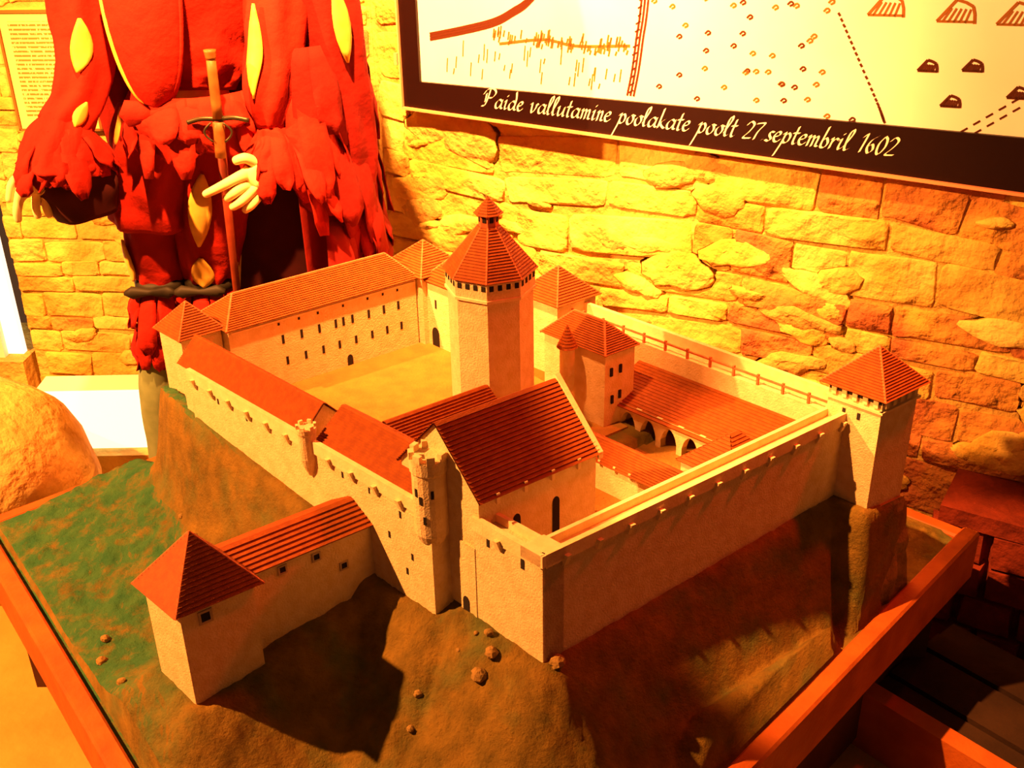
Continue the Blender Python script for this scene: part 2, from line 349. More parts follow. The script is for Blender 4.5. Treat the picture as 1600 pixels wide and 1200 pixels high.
marks = [(.913, 1.047), (.941, 1.078), (.993, 1.1), (1.014, 1.118), (.988, 1.026), (.814, 1.108), (.866, 1.089), (.757, 1.097), (.918, .995), (1.053, .981), (1.099, .980), (.964, 1.029), (.893, 1.142), (.939, 1.162), (1.032, 1.163), (.812, 1.043), (.853, 1.012), (.761, 1.026), (.72, 1.0), (.80, .985), (.74, 1.15), (.86, 1.16), (.97, 1.0), (1.0, 1.06)]
marks += [(r2.uniform(.7, 1.06), r2.uniform(.985, 1.5)) for k in range(46)]
for s, z in marks: line([(s, z), (s + .007, z + .004), (s + .002, z + .008), (s - .004, z + .002)], .0017, b if r2.random() < .45 else pale, 3)
dot = catmull([(1.054, 1.165, 0), (1.097, 1.092, 0), (1.140, 1.019, 0), (1.155, .99, 0)], 8)
for p in dot: line([(p.x, p.y), (p.x + .004, p.y - .005)], .0022)
def hut(s, z, k, mb):
    line([(s - k, z), (s - .1 * k, z + 1.2 * k)], .0025, mb, 2); line([(s - .1 * k, z + 1.2 * k), (s + .8 * k, z + .9 * k), (s + k, z)], .0025, mb, 2)
    for q in range(5): line([(s - .7 * k + q * .3 * k, z), (s - .3 * k + q * .25 * k, z + .75 * k)], .0018, mb, 2)
    line([(s - k, z), (s + k, z + .1 * k)], .002, mb, 2)
for s, z in [(1.135, 1.165), (1.25, 1.163), (1.344, 1.165), (1.46, 1.17)]: hut(s, z, .030, pale)
for s, z in [(1.217, 1.08), (1.289, 1.087), (1.263, 1.025), (1.366, 1.05), (1.45, 1.09)]: hut(s, z, .016, b)
for s, z in [(1.0, 1.3), (1.2, 1.35), (1.4, 1.3), (.9, 1.5), (.4, 1.5)]: hut(s, z, .03, pale)
for off in (0, .022):
    for k in range(5): line([(1.287 + off + .018 * k, .985 + .0145 * k), (1.297 + off + .018 * k, .993 + .0145 * k)], .0016)
obj('map_drawing', b, 'ink', mp, kind='stuff'); obj('map_pale_drawing', pale, 'ink_pale', mp, kind='stuff')

# ------------------------------------------------------------------ printed sign on the left wall
sg = thing('information_sign', 'pale printed information sheet on the stone wall beside the mannequin', 'sign', (-1.05, 2.63, .835))
def LWp(s, z, d): return CL - DL * s + NL * d + Vector((0, 0, z))
b = MB(); b.box(LWp(.845, .833, .022), DL * .19, NL * .008, (0, 0, .262)); obj('sign_sheet', b, 'printed_sheet', sg)
b = MB()
for s0, s1, z0, z1 in [(.851, .846, .828, 1.10), (.655, .649, .828, 1.10), (.851, .649, .828, .833), (.851, .649, 1.095, 1.10)]:
    b.box(LWp(s0, z0, .018), DL * (s0 - s1), NL * .016, (0, 0, z1 - z0))
obj('sign_frame', b, 'ink_pale', sg)

# ------------------------------------------------------------------ boulder, light box, ledge, low platform
b = MB(); nb, mbk = 28, 18; rr = []
for i in range(mbk + 1):
    z = i / mbk; t = z * math.pi / 2; ring = []
    for j in range(nb):
        a = 2 * math.pi * j / nb; k = .97 + .10 * noise.noise(Vector((math.cos(a) * 1.6, math.sin(a) * 1.6, z * 2.2))) + .03 * noise.noise(Vector((math.cos(a) * 6, math.sin(a) * 6, z * 8)))
        prof = (1 - max(0, (z - .25) / .75) ** 2.6) ** .5 if z < 1 else .0
        ring.append((-1.20 + .27 * k * prof * math.cos(a), 2.13 + .25 * k * prof * math.sin(a), .405 * z * (.98 + .03 * k)))
    rr.append(ring)
b.rings(rr); tag(obj('boulder', b, 'boulder', smooth=True), 'large rounded rough stone block standing on the floor in the corner', 'stone')
lb = thing('light_box', 'low glowing white light box on the floor by the wall', 'light box', (-1.0, 2.45, 0))
b = MB(); b.box((-1.16, 2.43, .075), (.36, 0, 0), (0, .03, 0), (0, 0, .160)); obj('diffuser', b, 'lightbox_face', lb)
b = MB(); b.box((-1.17, 2.435, .225), (.38, 0, 0), (0, .08, 0), (0, 0, .012)); b.box((-1.17, 2.462, .03), (.38, 0, 0), (0, .05, 0), (0, 0, .2)); obj('housing', b, 'white_metal', lb)
b = MB(); b.box((-1.18, 2.40, 0), (.40, 0, 0), (0, .14, 0), (0, 0, .07)); obj('plinth', b, 'boulder', lb)

ld = thing('stone_ledge', 'rubble ledge along the foot of the right wall, shade painted in dark red', 'ledge', WR(1.7, 0, .08))
r3 = random.Random(11)
b = MB(); b.box(WR(1.40, 0, .002), DR * .7, NR * .13, (0, 0, .28)); obj('core', b, 'ledge_stone_shaded', ld)
for row in range(4):
    s = 1.39 - .02 * (row % 2)
    while s < 2.08:
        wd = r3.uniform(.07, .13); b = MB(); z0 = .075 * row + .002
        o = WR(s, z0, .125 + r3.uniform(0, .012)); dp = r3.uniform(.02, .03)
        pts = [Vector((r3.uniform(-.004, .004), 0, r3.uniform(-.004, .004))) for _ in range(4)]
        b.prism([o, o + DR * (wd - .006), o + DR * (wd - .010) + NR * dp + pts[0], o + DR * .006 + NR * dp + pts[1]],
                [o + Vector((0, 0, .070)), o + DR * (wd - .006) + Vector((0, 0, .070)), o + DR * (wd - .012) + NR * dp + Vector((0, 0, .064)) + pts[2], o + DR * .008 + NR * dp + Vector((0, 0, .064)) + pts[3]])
        flip(obj('stone', b, 'ledge_stone_shaded', ld)); s += wd
b = MB(); b.box(WR(1.385, .295, .0), DR * .72, NR * .16, (0, 0, .035)); obj('cap_slab', b, 'ledge_stone_shaded', ld)

pf = thing('low_platform', 'low dark plank platform with a red edge rail right of the castle table', 'platform', (.98, 1.6, 0))
PA = Vector((.555, 1.515, 0)); PD = Vector((.643, -.766, 0)); PN = Vector((.766, .643, 0))
b = MB(); b.box(PA + PD * .06, PD * .7, PN * .035, (0, 0, .125)); obj('edge_rail', b, 'rim_wood', pf)
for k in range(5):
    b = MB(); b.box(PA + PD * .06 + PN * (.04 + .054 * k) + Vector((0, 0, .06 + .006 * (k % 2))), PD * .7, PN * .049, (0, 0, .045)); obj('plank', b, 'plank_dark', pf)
b = MB(); b.box(PA + PD * .075 + PN * .04, PD * .66, PN * .26, (0, 0, .058)); obj('bearer', b, 'table_side', pf)

# ------------------------------------------------------------------ castle model
castle = thing('castle_model', 'model of a walled medieval castle with red roofs on a turf covered board', 'model', (-.05, 1.6, 0))
A0 = Vector((.033, 1.106, 0)); U = Vector((math.sin(math.radians(53.5)), math.cos(math.radians(53.5)), 0)); V = Vector((-.7071, .7071, 0)); Z = Vector((0, 0, 1))
NU = Vector((-.7071, -.7071, 0)); NV = Vector((U.y, -U.x, 0))          # outward normals of the faces looking to -u and -v
def W(a, b, z): return A0 + U * a + V * b + Z * z
BF, BR_, BK, BL = Vector((-.16, .62, 0)), Vector((.775, 1.605, 0)), Vector((-.10, 2.42, 0)), Vector((-.955, 1.69, 0))

# base board, rim and table
RIMZ = .352
b = MB(); b.prism([p + Z * .30 for p in (BF, BR_, BK, BL)], [p + Z * .335 for p in (BF, BR_, BK, BL)]); obj('base_board', b, 'rim_wood', castle)
cen = (BF + BR_ + BK + BL) / 4
for p, q, in ((BF, BR_), (BL, BF), (BR_, BK), (BK, BL)):
    d = (q - p).normalized(); n = Vector((d.y, -d.x, 0))
    if n.dot(cen - p) > 0: n = -n
    b = MB(); tall = .012 if (p is BF or q is BF) else -.004
    o = p - d * .012; L = (q - p).length + .024
    prof = [(0, .27), (.030, .27), (.030, RIMZ + tall - .004), (.026, RIMZ + tall), (.004, RIMZ + tall), (0, RIMZ + tall - .004)]
    b.prism([o + n * x + Z * z for x, z in prof], [o + d * L + n * x + Z * z for x, z in prof]); flip(obj('rim_strip', b, 'rim_wood', castle))
tb = thing('display_table', 'dark low display table carrying the castle model', 'table', (-.05, 1.6, 0))
def inset(k): return [cen + (p - cen) * k for p in (BF, BR_, BK, BL)]
b = MB(); b.prism([p + Z * .22 for p in inset(.97)], [p + Z * .269 for p in inset(.97)]); obj('apron', b, 'table_side', tb)
for p in inset(.93):
    b = MB(); b.box(p - Vector((.03, .03, 0)), (.06, 0, 0), (0, .06, 0), (0, 0, .22)); obj('leg', b, 'table_side', tb)
for k, (p, q) in enumerate(zip(inset(.93), inset(.93)[1:] + inset(.93)[:1])):
    b = MB(); d = (q - p).normalized(); n = Vector((d.y, -d.x, 0)); b.box(p - n * .012 + Z * .02, q - p, n * .024, Z * .2); obj('side_panel', b, 'table_side', tb)

# terrain
def seg_dist(X, Y, P, Qz):
    best = np.full(X.shape, 9.); val = np.zeros(X.shape); wid = np.zeros(X.shape); inside = np.zeros(X.shape, bool)
    n = len(P)
    for i in range(n):
        x0, y0 = P[i]; x1, y1 = P[(i + 1) % n]; dx, dy = x1 - x0, y1 - y0
        t = np.clip(((X - x0) * dx + (Y - y0) * dy) / (dx * dx + dy * dy), 0, 1)
        d = np.hypot(X - x0 - t * dx, Y - y0 - t * dy); m = d < best
        h0, w0 = Qz[i]; h1, w1 = Qz[(i + 1) % n]
        best = np.where(m, d, best); val = np.where(m, h0 + (h1 - h0) * t, val); wid = np.where(m, w0 + (w1 - w0) * t, wid)
        c = ((y0 > Y) != (y1 > Y)) & (X < (x1 - x0) * (Y - y0) / (y1 - y0 + 1e-12) + x0); inside ^= c
    return best, val, wid, inside
def vn(X, Y, f, seed):
    return np.array([noise.noise(Vector((x * f, y * f, seed))) for x, y in zip(X.ravel(), Y.ravel())]).reshape(X.shape)
def fractal(X, Y, f, seed): return vn(X, Y, f, seed) + .5 * vn(X, Y, f * 2.1, seed + 3) + .3 * vn(X, Y, f * 4.3, seed + 7)
NG = 230
uu, vv = np.meshgrid(np.linspace(0, 1, NG), np.linspace(0, 1, NG))
def bil(i): return (BF[i] * (1 - uu) * (1 - vv) + BR_[i] * uu * (1 - vv) + BK[i] * uu * vv + BL[i] * (1 - uu) * vv)
X, Y = bil(0), bil(1)
P1 = [(.0, .0, .52, .10), (.56, 0, .545, .055), (.565, -.057, .545, .026), (.66, -.055, .53, .026), (.665, .05, .53, .04), (.64, .12, .55, .06), (.63, .6, .56, .06), (.6, .95, .58, .04), (.3, .95, .58, .03),
      (.012, .94, .58, .022), (-.012, .86, .60, .022), (-.026, .75, .60, .028), (-.030, .43, .568, .045), (-.024, .30, .515, .08), (-.022, .173, .515, .10), (.0, .15, .53, .10)]
P2 = [(-.325, .268, .458, .07), (-.215, .272, .475, .07), (.0, .30, .50, .06), (0, .39, .515, .06), (-.2, .385, .485, .06), (-.325, .37, .462, .06)]
def world_poly(P): return [tuple((A0 + U * a + V * bb)[:2]) for a, bb, _, _ in P], [(h, w_) for _, _, h, w_ in P]
d1, h1, w1, in1 = seg_dist(X, Y, *world_poly(P1)); d2, h2, w2, in2 = seg_dist(X, Y, *world_poly(P2))
det = U.x * V.y - U.y * V.x; ra, rb = X - A0.x, Y - A0.y
GA = (ra * V.y - rb * V.x) / det; GB = (U.x * rb - U.y * ra) / det
f1 = fractal(X, Y, 9, .3); f2 = fractal(X, Y, 38, 5.1); f3 = fractal(X, Y, 90, 9.)
field = .352 + .085 * np.exp(-np.minimum(d1, d2 + .05) / .13) * (GA < .05) * np.clip(1 - GA / .05, 0, 1) + .006 * f1
front = np.clip((-GB) / .03, 0, 1) * np.clip(GA / .1, 0, 1)
field = np.where(front > 0, field * (1 - front) + front * (.342 + .004 * f1), field)
H = np.where(in1, np.where(d1 < .018, h1, np.where(GB > .30, .556, .540)), field + (h1 - field) * np.exp(-(np.maximum(d1 - .004, 0) / w1) ** 1.7))
Hb = np.where(in2, h2, field + (h2 - field) * np.exp(-(d2 / w2) ** 1.7))
H = np.where(in1, H, np.maximum(H, Hb))
# rampart bank along the right rim
along = np.clip((GA - .04) / .12, 0, 1) * np.clip((.50 - GA) / .05, 0, 1)
bc = -.122 + .02 * (GA - .3)
bank = .420 - ((GB - bc) / .038) ** 2 * .05
H = np.where(in1, H, np.maximum(H, np.where(along > 0, .33 + (bank - .33) * along, 0)))
H = H + np.where(in1, .0012 * f2, .0035 * f2 + .0022 * f3)
edge = np.minimum(np.minimum(uu, 1 - uu), np.minimum(vv, 1 - vv))
H = np.maximum(H, .338)
H = np.where(edge < .012, np.minimum(H, RIMZ - .004), H)
tm = bpy.data.meshes.new('terrain'); vs = np.stack([X.ravel(), Y.ravel(), H.ravel()], 1)
ii = np.arange(NG * NG).reshape(NG, NG); fs = np.stack([ii[:-1, :-1].ravel(), ii[:-1, 1:].ravel(), ii[1:, 1:].ravel(), ii[1:, :-1].ravel()], 1)
tm.from_pydata(vs.tolist(), [], fs.tolist()); tm.update(); tm.polygons.foreach_set('use_smooth', [True] * len(tm.polygons))
tm.materials.append(MATS['painted_turf']); terrain = bpy.data.objects.new('terrain', tm); COL.objects.link(terrain); attach(terrain, castle)
terrain['label'] = 'rough green and brown turf hill'
# courtyard sand
def poly_slab(name, pts, z0, z1, m, parent):
    b = MB(); b.prism([W(a, c, z0) for a, c in pts], [W(a, c, z1) for a, c in pts]); return flip(obj(name, b, m, parent))
poly_slab('courtyard', [(.0, .34), (.50, .34), (.56, .86), (.02, .86)], .545, .5595, 'court_sand', castle)
poly_slab('courtyard', [(.01, .02), (.58, .02), (.58, .42), (.01, .16)], .535, .5425, 'court_sand', castle)

def slope(b, e0, e1, r0, r1, n, h=.0022):
    e0, e1, r0, r1 = map(Vector, (e0, e1, r0, r1)); nr = (e1 - e0).cross(((r0 + r1) / 2) - e0).normalized()
    if nr.z < 0: nr = -nr
    for i in range(n):
        t0, t1 = i / n, (i + 1) / n; a, c, d, e = e0.lerp(r0, t0), e1.lerp(r1, t0), e1.lerp(r1, t1), e0.lerp(r0, t1)
        b.quad(a + nr * h, c + nr * h, d + nr * h * .1, e + nr * h * .1); b.quad(a, c, c + nr * h, a + nr * h)
    b.quad(e0 - nr * .0015, e1 - nr * .0015, r1 - nr * .0015, r0 - nr * .0015)
    b.quad(e0 - nr * .0015, e1 - nr * .0015, e1 + nr * h, e0 + nr * h)
def caps(lines, parent, r=.0022):
    b = MB()
    for p, q in lines: b.bar(p, q, r, 6)
    return obj('ridge_tiles', b, 'tile_ridge', parent)
def body(name, corners, zb, zt, parent=castle, m='plaster', label=None):
    b = MB(); b.prism([W(a, c, zb) for a, c in corners], [W(a, c, zt) for a, c in corners]); o = flip(obj(name, b, m, parent))
    if label: o['label'] = label
    return o
def gable(name, a0, a1, b0, b1, zb, ze, zr, axis, hips=(0, 0), over=.006, rows=14, label=None, capl=True, rshift=0.):
    """house with a ridge along axis 'a' or 'b'; hips = how far the ridge stops short of each end"""
    mid = ((b0 + b1) / 2 if axis == 'a' else (a0 + a1) / 2) + rshift
    P = (lambda s, t, z: W(s, t, z)) if axis == 'a' else (lambda s, t, z: W(t, s, z))
    s0, s1, t0, t1 = (a0, a1, b0, b1) if axis == 'a' else (b0, b1, a0, a1)
    b = MB(); b.prism([P(s0, t0, zb), P(s1, t0, zb), P(s1, t1, zb), P(s0, t1, zb)], [P(s0, t0, ze), P(s1, t0, ze), P(s1, t1, ze), P(s0, t1, ze)])
    for s, hp in ((s0, hips[0]), (s1, hips[1])):
        if not hp:
            th = .004 if s == s0 else -.004
            b.prism([P(s, t0, ze), P(s, t1, ze), P(s, mid, zr - .002)], [P(s + th, t0, ze), P(s + th, t1, ze), P(s + th, mid, zr - .002)])
    o = flip(obj(name, b, 'plaster', castle))
    if label: o['label'] = label
    zo = lambda t: ze - (zr - ze) / abs(t - mid) * over
    e0, e1 = (over if hips[0] else over * .5), (over if hips[1] else over * .5)
    sa, sb = s0 - e0, s1 + e1; ra, rb = s0 + (hips[0] or -e0), s1 - (hips[1] or -e1)
    R0, R1 = P(ra, mid, zr), P(rb, mid, zr)
    c00, c10, c01, c11 = P(sa, t0 - over, zo(t0)), P(sb, t0 - over, zo(t0)), P(sa, t1 + over, zo(t1)), P(sb, t1 + over, zo(t1))
    b = MB(); slope(b, c00, c10, R0, R1, rows); slope(b, c01, c11, R0, R1, rows)
    if hips[0]: slope(b, c00, c01, R0, R0, rows)
    if hips[1]: slope(b, c10, c11, R1, R1, rows)
    rf = obj('roof', b, 'tile', o)
    ln = [(R0, R1)]
    if hips[0]: ln += [(c00, R0), (c01, R0)]
    if hips[1]: ln += [(c10, R1), (c11, R1)]
    if capl: caps(ln, o)
    return o
def pyramid(o, cs, ze, apex, rows, cap=True):
    b = MB(); n = len(cs); pts = [W(a, c, ze) for a, c in cs]
    for i in range(n): slope(b, pts[i], pts[(i + 1) % n], apex, apex, rows)
    rf = obj('roof', b, 'tile', o)
    if cap: caps([(p, apex) for p in pts], o, .0018)
    return rf
def tower(name, a0, a1, b0, b1, zb, ze, za, over=.007, rows=14, label=None, batter=0):
    cs = [(a0, b0), (a1, b0), (a1, b1), (a0, b1)]; ca, cb = (a0 + a1) / 2, (b0 + b1) / 2
    b = MB(); b.prism([W(ca + (a - ca) * (1 + batter), cb + (c - cb) * (1 + batter), zb) for a, c in cs], [W(a, c, ze) for a, c in cs]); o = flip(obj(name, b, 'plaster', castle))
    if label: o['label'] = label
    pyramid(o, [(a + math.copysign(over, a - ca), c + math.copysign(over, c - cb)) for a, c in cs], ze - over * .3, W(ca, cb, za), rows)
    return o
def fbox(mb, face, k, s, z, w_, h, d0, d1):
    "box on a wall face: face 'u' (plane a=k, s=b) or 'v' (plane b=k, s=a); from depth d0 to d1 along the outward normal"
    T, N, c = (V, NU, W(k, s, z)) if face == 'u' else (U, NV, W(s, k, z))
    mb.box(c - T * w_ / 2 + N * d0, T * w_, N * (d1 - d0), Z * h)
def slit(o, face, k, s, z, w_=.006, h=.016, arch=False, name='window'):
    mb = MB(); T, N, c = (V, NU, W(k, s, z)) if face == 'u' else (U, NV, W(s, k, z))
    if not arch: fbox(mb, face, k, s, z, w_, h, -.004, .0006)
    else:
        pr = [(-w_ / 2, 0), (w_ / 2, 0)] + [(w_ / 2 * math.cos(t), h - w_ * .7 + w_ * .7 * math.sin(t)) for t in [math.pi * q / 8 for q in range(9)]]
        mb.prism([c + T * x + Z * zz - N * .004 for x, zz in pr], [c + T * x + Z * zz + N * .0007 for x, zz in pr])
    return flip(obj(name, mb, 'opening', o))
def square_window(o, face, k, s, z, w_=.011):
    mb = MB(); fbox(mb, face, k, s, z, w_, w_ * 1.1, -.004, .0007); fr_ = obj('window', mb, 'opening', o)
    mb = MB(); t = w_ * .28
    for ds, dz, ww, hh in ((-w_ / 2 - t / 2, -t, t, w_ * 1.1 + 2 * t), (w_ / 2 + t / 2, -t, t, w_ * 1.1 + 2 * t), (0, -t, w_, t), (0, w_ * 1.1, w_, t)):
        fbox(mb, face, k, s + ds, z + dz, ww, hh, -.002, .0016)
    obj('window_surround', mb, 'window_frame', o); return fr_

# --- curtain walls
def curtain(name, face, k, s0, s1, zb0, zb1, zt, th, step, label, outer=True, inner=True, rail=False):
    sg_ = 1 if k < .3 or face == 'v' else 1
    F = (lambda s, t, z: W(k + t, s, z)) if face == 'u' else (lambda s, t, z: W(s, k + t, z))
    b = MB(); zw = zt - .016
    b.prism([F(s0, 0, zb0), F(s1, 0, zb1), F(s1, th, zb1), F(s0, th, zb0)], [F(s0, 0, zw), F(s1, 0, zw), F(s1, th, zw), F(s0, th, zw)])
    o = flip(obj(name, b, 'plaster', castle)); o['label'] = label
    if outer:
        b = MB(); b.prism([F(s0, -.003, zw - .004), F(s1, -.003, zw - .004), F(s1, .005, zw - .004), F(s0, .005, zw - .004)], [F(s0, -.003, zt), F(s1, -.003, zt), F(s1, .005, zt), F(s0, .005, zt)])
        flip(obj('parapet', b, 'plaster_trim', o))
    if inner:
        b = MB(); b.prism([F(s0, th - .006, zw), F(s1, th - .006, zw), F(s1, th, zw), F(s0, th, zw)], [F(s0, th - .006, zt - .004), F(s1, th - .006, zt - .004), F(s1, th, zt - .004), F(s0, th, zt - .004)])
        flip(obj('inner_curb', b, 'plaster_trim', o))
    n = max(1, int(abs(s1 - s0) / step))
    for q in range(n):
        s = lerp(s0, s1, (q + .6) / n); b = MB(); d = .0035 if s1 > s0 else -.0035
        b.prism([F(s - d, -.003, zw - .013), F(s + d, -.003, zw - .013), F(s + d, .002, zw - .013), F(s - d, .002, zw - .013)],
                [F(s - d, -.009, zw + .004), F(s + d, -.009, zw + .004), F(s + d, .002, zw + .004), F(s - d, .002, zw + .004)])
        flip(obj('corbel', b, 'plaster_trim', o))
    return o
curtain('curtain_wall', 'v', 0, .003, .585, .46, .48, .690, .034, .052, 'long shaded front curtain wall with walkway')
fw_ = curtain('curtain_wall', 'u', 0, .0, .122, .46, .46, .690, .034, .3, 'short sunlit front wall with arched gate')
slit(fw_, 'u', 0, .095, .655, .005, .017); slit(fw_, 'u', 0, .034, .652, .006, .017, True); slit(fw_, 'u', 0, .136 - .0, .525, .016, .034, True, 'gate')
b = MB(); b.box(W(-.003, -.003, .672), U * .037, V * .037, Z * .0175); obj('corner_cap', b, 'plaster_trim', fw_)
# far wall with railing
fw2 = body('curtain_wall', [(.592, .02), (.628, .02), (.628, .62), (.592, .62)], .48, .668, label='far curtain wall below the wooden railing')
b = MB(); b.prism([W(.622, .02, .668), W(.630, .02, .668), W(.630, .62, .668), W(.622, .62, .668)], [W(.622, .02, .688), W(.630, .02, .688), W(.630, .62, .688), W(.622, .62, .688)]); flip(obj('parapet', b, 'plaster_trim', fw2))
b = MB(); b.box(W(.593, .02, .681), U * .003, V * .60, Z * .003); obj('rail', b, 'tile_ridge', fw2)
for k in range(13):
    b = MB(); b.box(W(.593, .03 + .046 * k, .668), U * .0035, V * .0035, Z * .019); obj('rail_post', b, 'tile_ridge', fw2)
# west curtain wall
ww = curtain('curtain_wall', 'u', -.025, .20, .765, .44, .55, .690, .022, .048, 'sunlit west curtain wall above the turf slope', inner=False)
for s in (.60, .68, .36, .30): slit(ww, 'u', -.025, s, .655, .004, .010)
# gate pier below the round turret and the recess beside it
gp = body('gate_pier', [(-.0255, .173), (.03, .173), (.03, .30), (-.0255, .30)], .44, .662, label='sunlit gate pier under the round crenellated turret')
for s, z in ((.235, .645), (.262, .60), (.215, .585), (.228, .555)): slit(gp, 'u', -.0255, s, z, .004, .011)
rc = body('gate_recess', [(.022, .118), (.06, .118), (.06, .176), (.022, .176)], .44, .672, label='shaded recess with gate arch beside the pier')
slit(rc, 'u', .022, .158, .525, .016, .03, True, 'gate')
lip = body('wall_end_buttress', [(-.001, .120), (.03, .120), (.03, .150), (-.001, .150)], .44, .640)
slit(lip, 'u', -.001, .140, .527, .012, .026, True, 'gate')

def round_turret(name, a, c, zb, zc, zt, r, label, merlons=8, cone=None, corbel=.03):
    n = 20; O = W(a, c, 0); circ = lambda rad, z: [O + Vector((rad * math.cos(2 * math.pi * k / n), rad * math.sin(2 * math.pi * k / n), z)) for k in range(n)]
    b = MB(); rg = [circ(r * .25, zb), circ(r * .8, zb + corbel * .6), circ(r, zb + corbel), circ(r, zc), circ(r * 1.09, zc + .003), circ(r * 1.09, zt)]
    b.rings(rg); o = obj(name, b, 'plaster', castle); o['label'] = label
    if merlons:
        for k in range(merlons):
            t = 2 * math.pi * (k + .25) / merlons; d = Vector((math.cos(t), math.sin(t), 0)); e = Vector((-d.y, d.x, 0))
            wd = r * .46; b = MB(); c0 = O + d * r * .80 + Z * zt
            b.prism([c0 - e * wd / 2, c0 + e * wd / 2, c0 + e * wd / 2 + d * r * .29, c0 - e * wd / 2 + d * r * .29], [p + Z * r * .42 for p in (c0 - e * wd / 2, c0 + e * wd / 2, c0 + e * wd / 2 + d * r * .29, c0 - e * wd / 2 + d * r * .29)])
            flip(obj('merlon', b, 'plaster_trim', o))
    if cone:
        b = MB(); m_ = 8
        for q in range(m_):
            r0, r1 = r * 1.35 * (1 - q / m_), r * 1.35 * (1 - (q + 1) / m_); z0, z1 = zt + (cone - zt) * q / m_, zt + (cone - zt) * (q + 1) / m_
            b.rings([circ(r0, z0), circ(r0 + .0012, z0 + .0005), circ(max(r1, .0003), z1)], cap=q == m_ - 1 or q == 0)
        obj('roof', b, 'tile', o)
    return o
rt1 = round_turret('round_turret', -.010, .190, .612, .735, .757, .0235, 'round crenellated turret on the gate pier')
for k, (t, z) in enumerate(((3.9, .70), (4.4, .66), (4.2, .69), (4.9, .70))):
    d = Vector((math.cos(t), math.sin(t), 0)); e = Vector((-d.y, d.x, 0)); b = MB(); b.cbox(W(-.010, .190, z + .01) + d * .0232, e * .004, d * .002, Z * .012); obj('window', b, 'opening', rt1)
round_turret('round_turret', -.026, .437, .628, .698, .708, .0135, 'small round turret halfway along the west wall', 6)

# --- ranges along the west wall
gable('west_range', -.018, .05, .455, .80, .55, .690, .727, 'b', (0, 0), .004, 16, 'plain orange roofed range behind the west wall', capl=False)
gable('west_range', -.016, .075, .213, .425, .55, .690, .730, 'b', (0, 0), .004, 16, 'orange roofed range between the turrets', capl=False)
# --- long north building
lng = gable('long_range', .095, .478, .846, .94, .54, .702, .742, 'a', (.042, .03), .006, 16, 'long two storey building with red roof behind the courtyard')
for k, a in enumerate((.195, .232, .268, .302, .318, .337, .372, .405, .437)):
    slit(lng, 'v', .846, a, .643, .005, .017)
    if k not in (4,): slit(lng, 'v', .846, a + .004, .600, .005, .016)
for a in (.19, .23, .268, .32, .372, .405, .437): slit(lng, 'v', .846, a, .680, .004, .005)
slit(lng, 'v', .846, .325, .5595, .012, .022, True, 'door')
b = MB(); fbox(b, 'v', .846, .287, .688, .375, .003, -.002, .002); obj('cornice', b, 'plaster_trim', lng)
tower('corner_tower', .018, .090, .860, .932, .50, .700, .749, label='low corner tower at the west end of the long building')
tower('corner_tower', .482, .575, .832, .935, .54, .702, .752, label='corner tower at the east end of the long building')
dh = gable('gate_house', .492, .60, .735, .835, .54, .697, .735, 'b', (.045, .02), .006, 12, 'sunlit gatehouse with arched door beside the tall tower')
slit(dh, 'u', .492, .812, .5595, .020, .040, True, 'door'); slit(dh, 'u', .492, .808, .640, .005, .018)
# --- eight sided keep
OC = (.313, .446); oc = W(*OC, 0)
def octa(r, z, rot): return [oc + Vector((r * math.cos(rot + k * math.pi / 4), r * math.sin(rot + k * math.pi / 4), z)) for k in range(8)]
orot = -math.pi / 2 - .06
b = MB(); b.rings([octa(.0665, .53, orot), octa(.0665, .835, orot), octa(.0695, .838, orot), octa(.0695, .868, orot)]); keep = obj('octagonal_keep', b, 'plaster', castle); keep['label'] = 'tall eight sided central keep'
b = MB(); b.rings([octa(.0675, .832, orot), octa(.0712, .834, orot), octa(.0712, .838, orot), octa(.0675, .840, orot)]); obj('string_course', b, 'plaster_trim', keep)
ev, ap = octa(.0735, .866, orot), oc + Z * .953
b = MB(); tp = octa(.016, .934, orot)
for k in range(8): slope(b, ev[k], ev[(k + 1) % 8], tp[k], tp[(k + 1) % 8], 18, .0018)
obj('roof', b, 'tile', keep); caps([(ev[k], tp[k]) for k in range(8)], keep, .0017)
for k in range(8):
    p, q = octa(.0697, .853, orot)[k], octa(.0697, .853, orot)[(k + 1) % 8]; d = (q - p).normalized(); n = Vector((d.y, -d.x, 0))
    if n.dot(p - oc) < 0: n = -n
    for j in range(4):
        b = MB(); b.box(p.lerp(q, (j + .32) / 4) - n * .003, d * .0065, n * .0036, Z * .0085); obj('loophole', b, 'opening', keep)
b = MB(); b.rings([octa(.0155, .925, orot), octa(.0155, .955, orot)]); lan = obj('lantern', b, 'tile_ridge', keep)
b = MB()
for k in range(8):
    p, q = octa(.0157, .941, orot)[k], octa(.0157, .941, orot)[(k + 1) % 8]; c = (p + q) / 2; d = (q - p).normalized(); n = (c - oc); n.z = 0; n.normalize(); b.cbox(c + Z * .005 , d * .006, n * .0012, Z * .009)
obj('lantern_opening', b, 'opening', keep)
b = MB(); e2 = octa(.0225, .953, orot)
for k in range(8): slope(b, e2[k], e2[(k + 1) % 8], oc + Z * .978, oc + Z * .978, 7, .0012)
obj('lantern_roof', b, 'tile', keep)
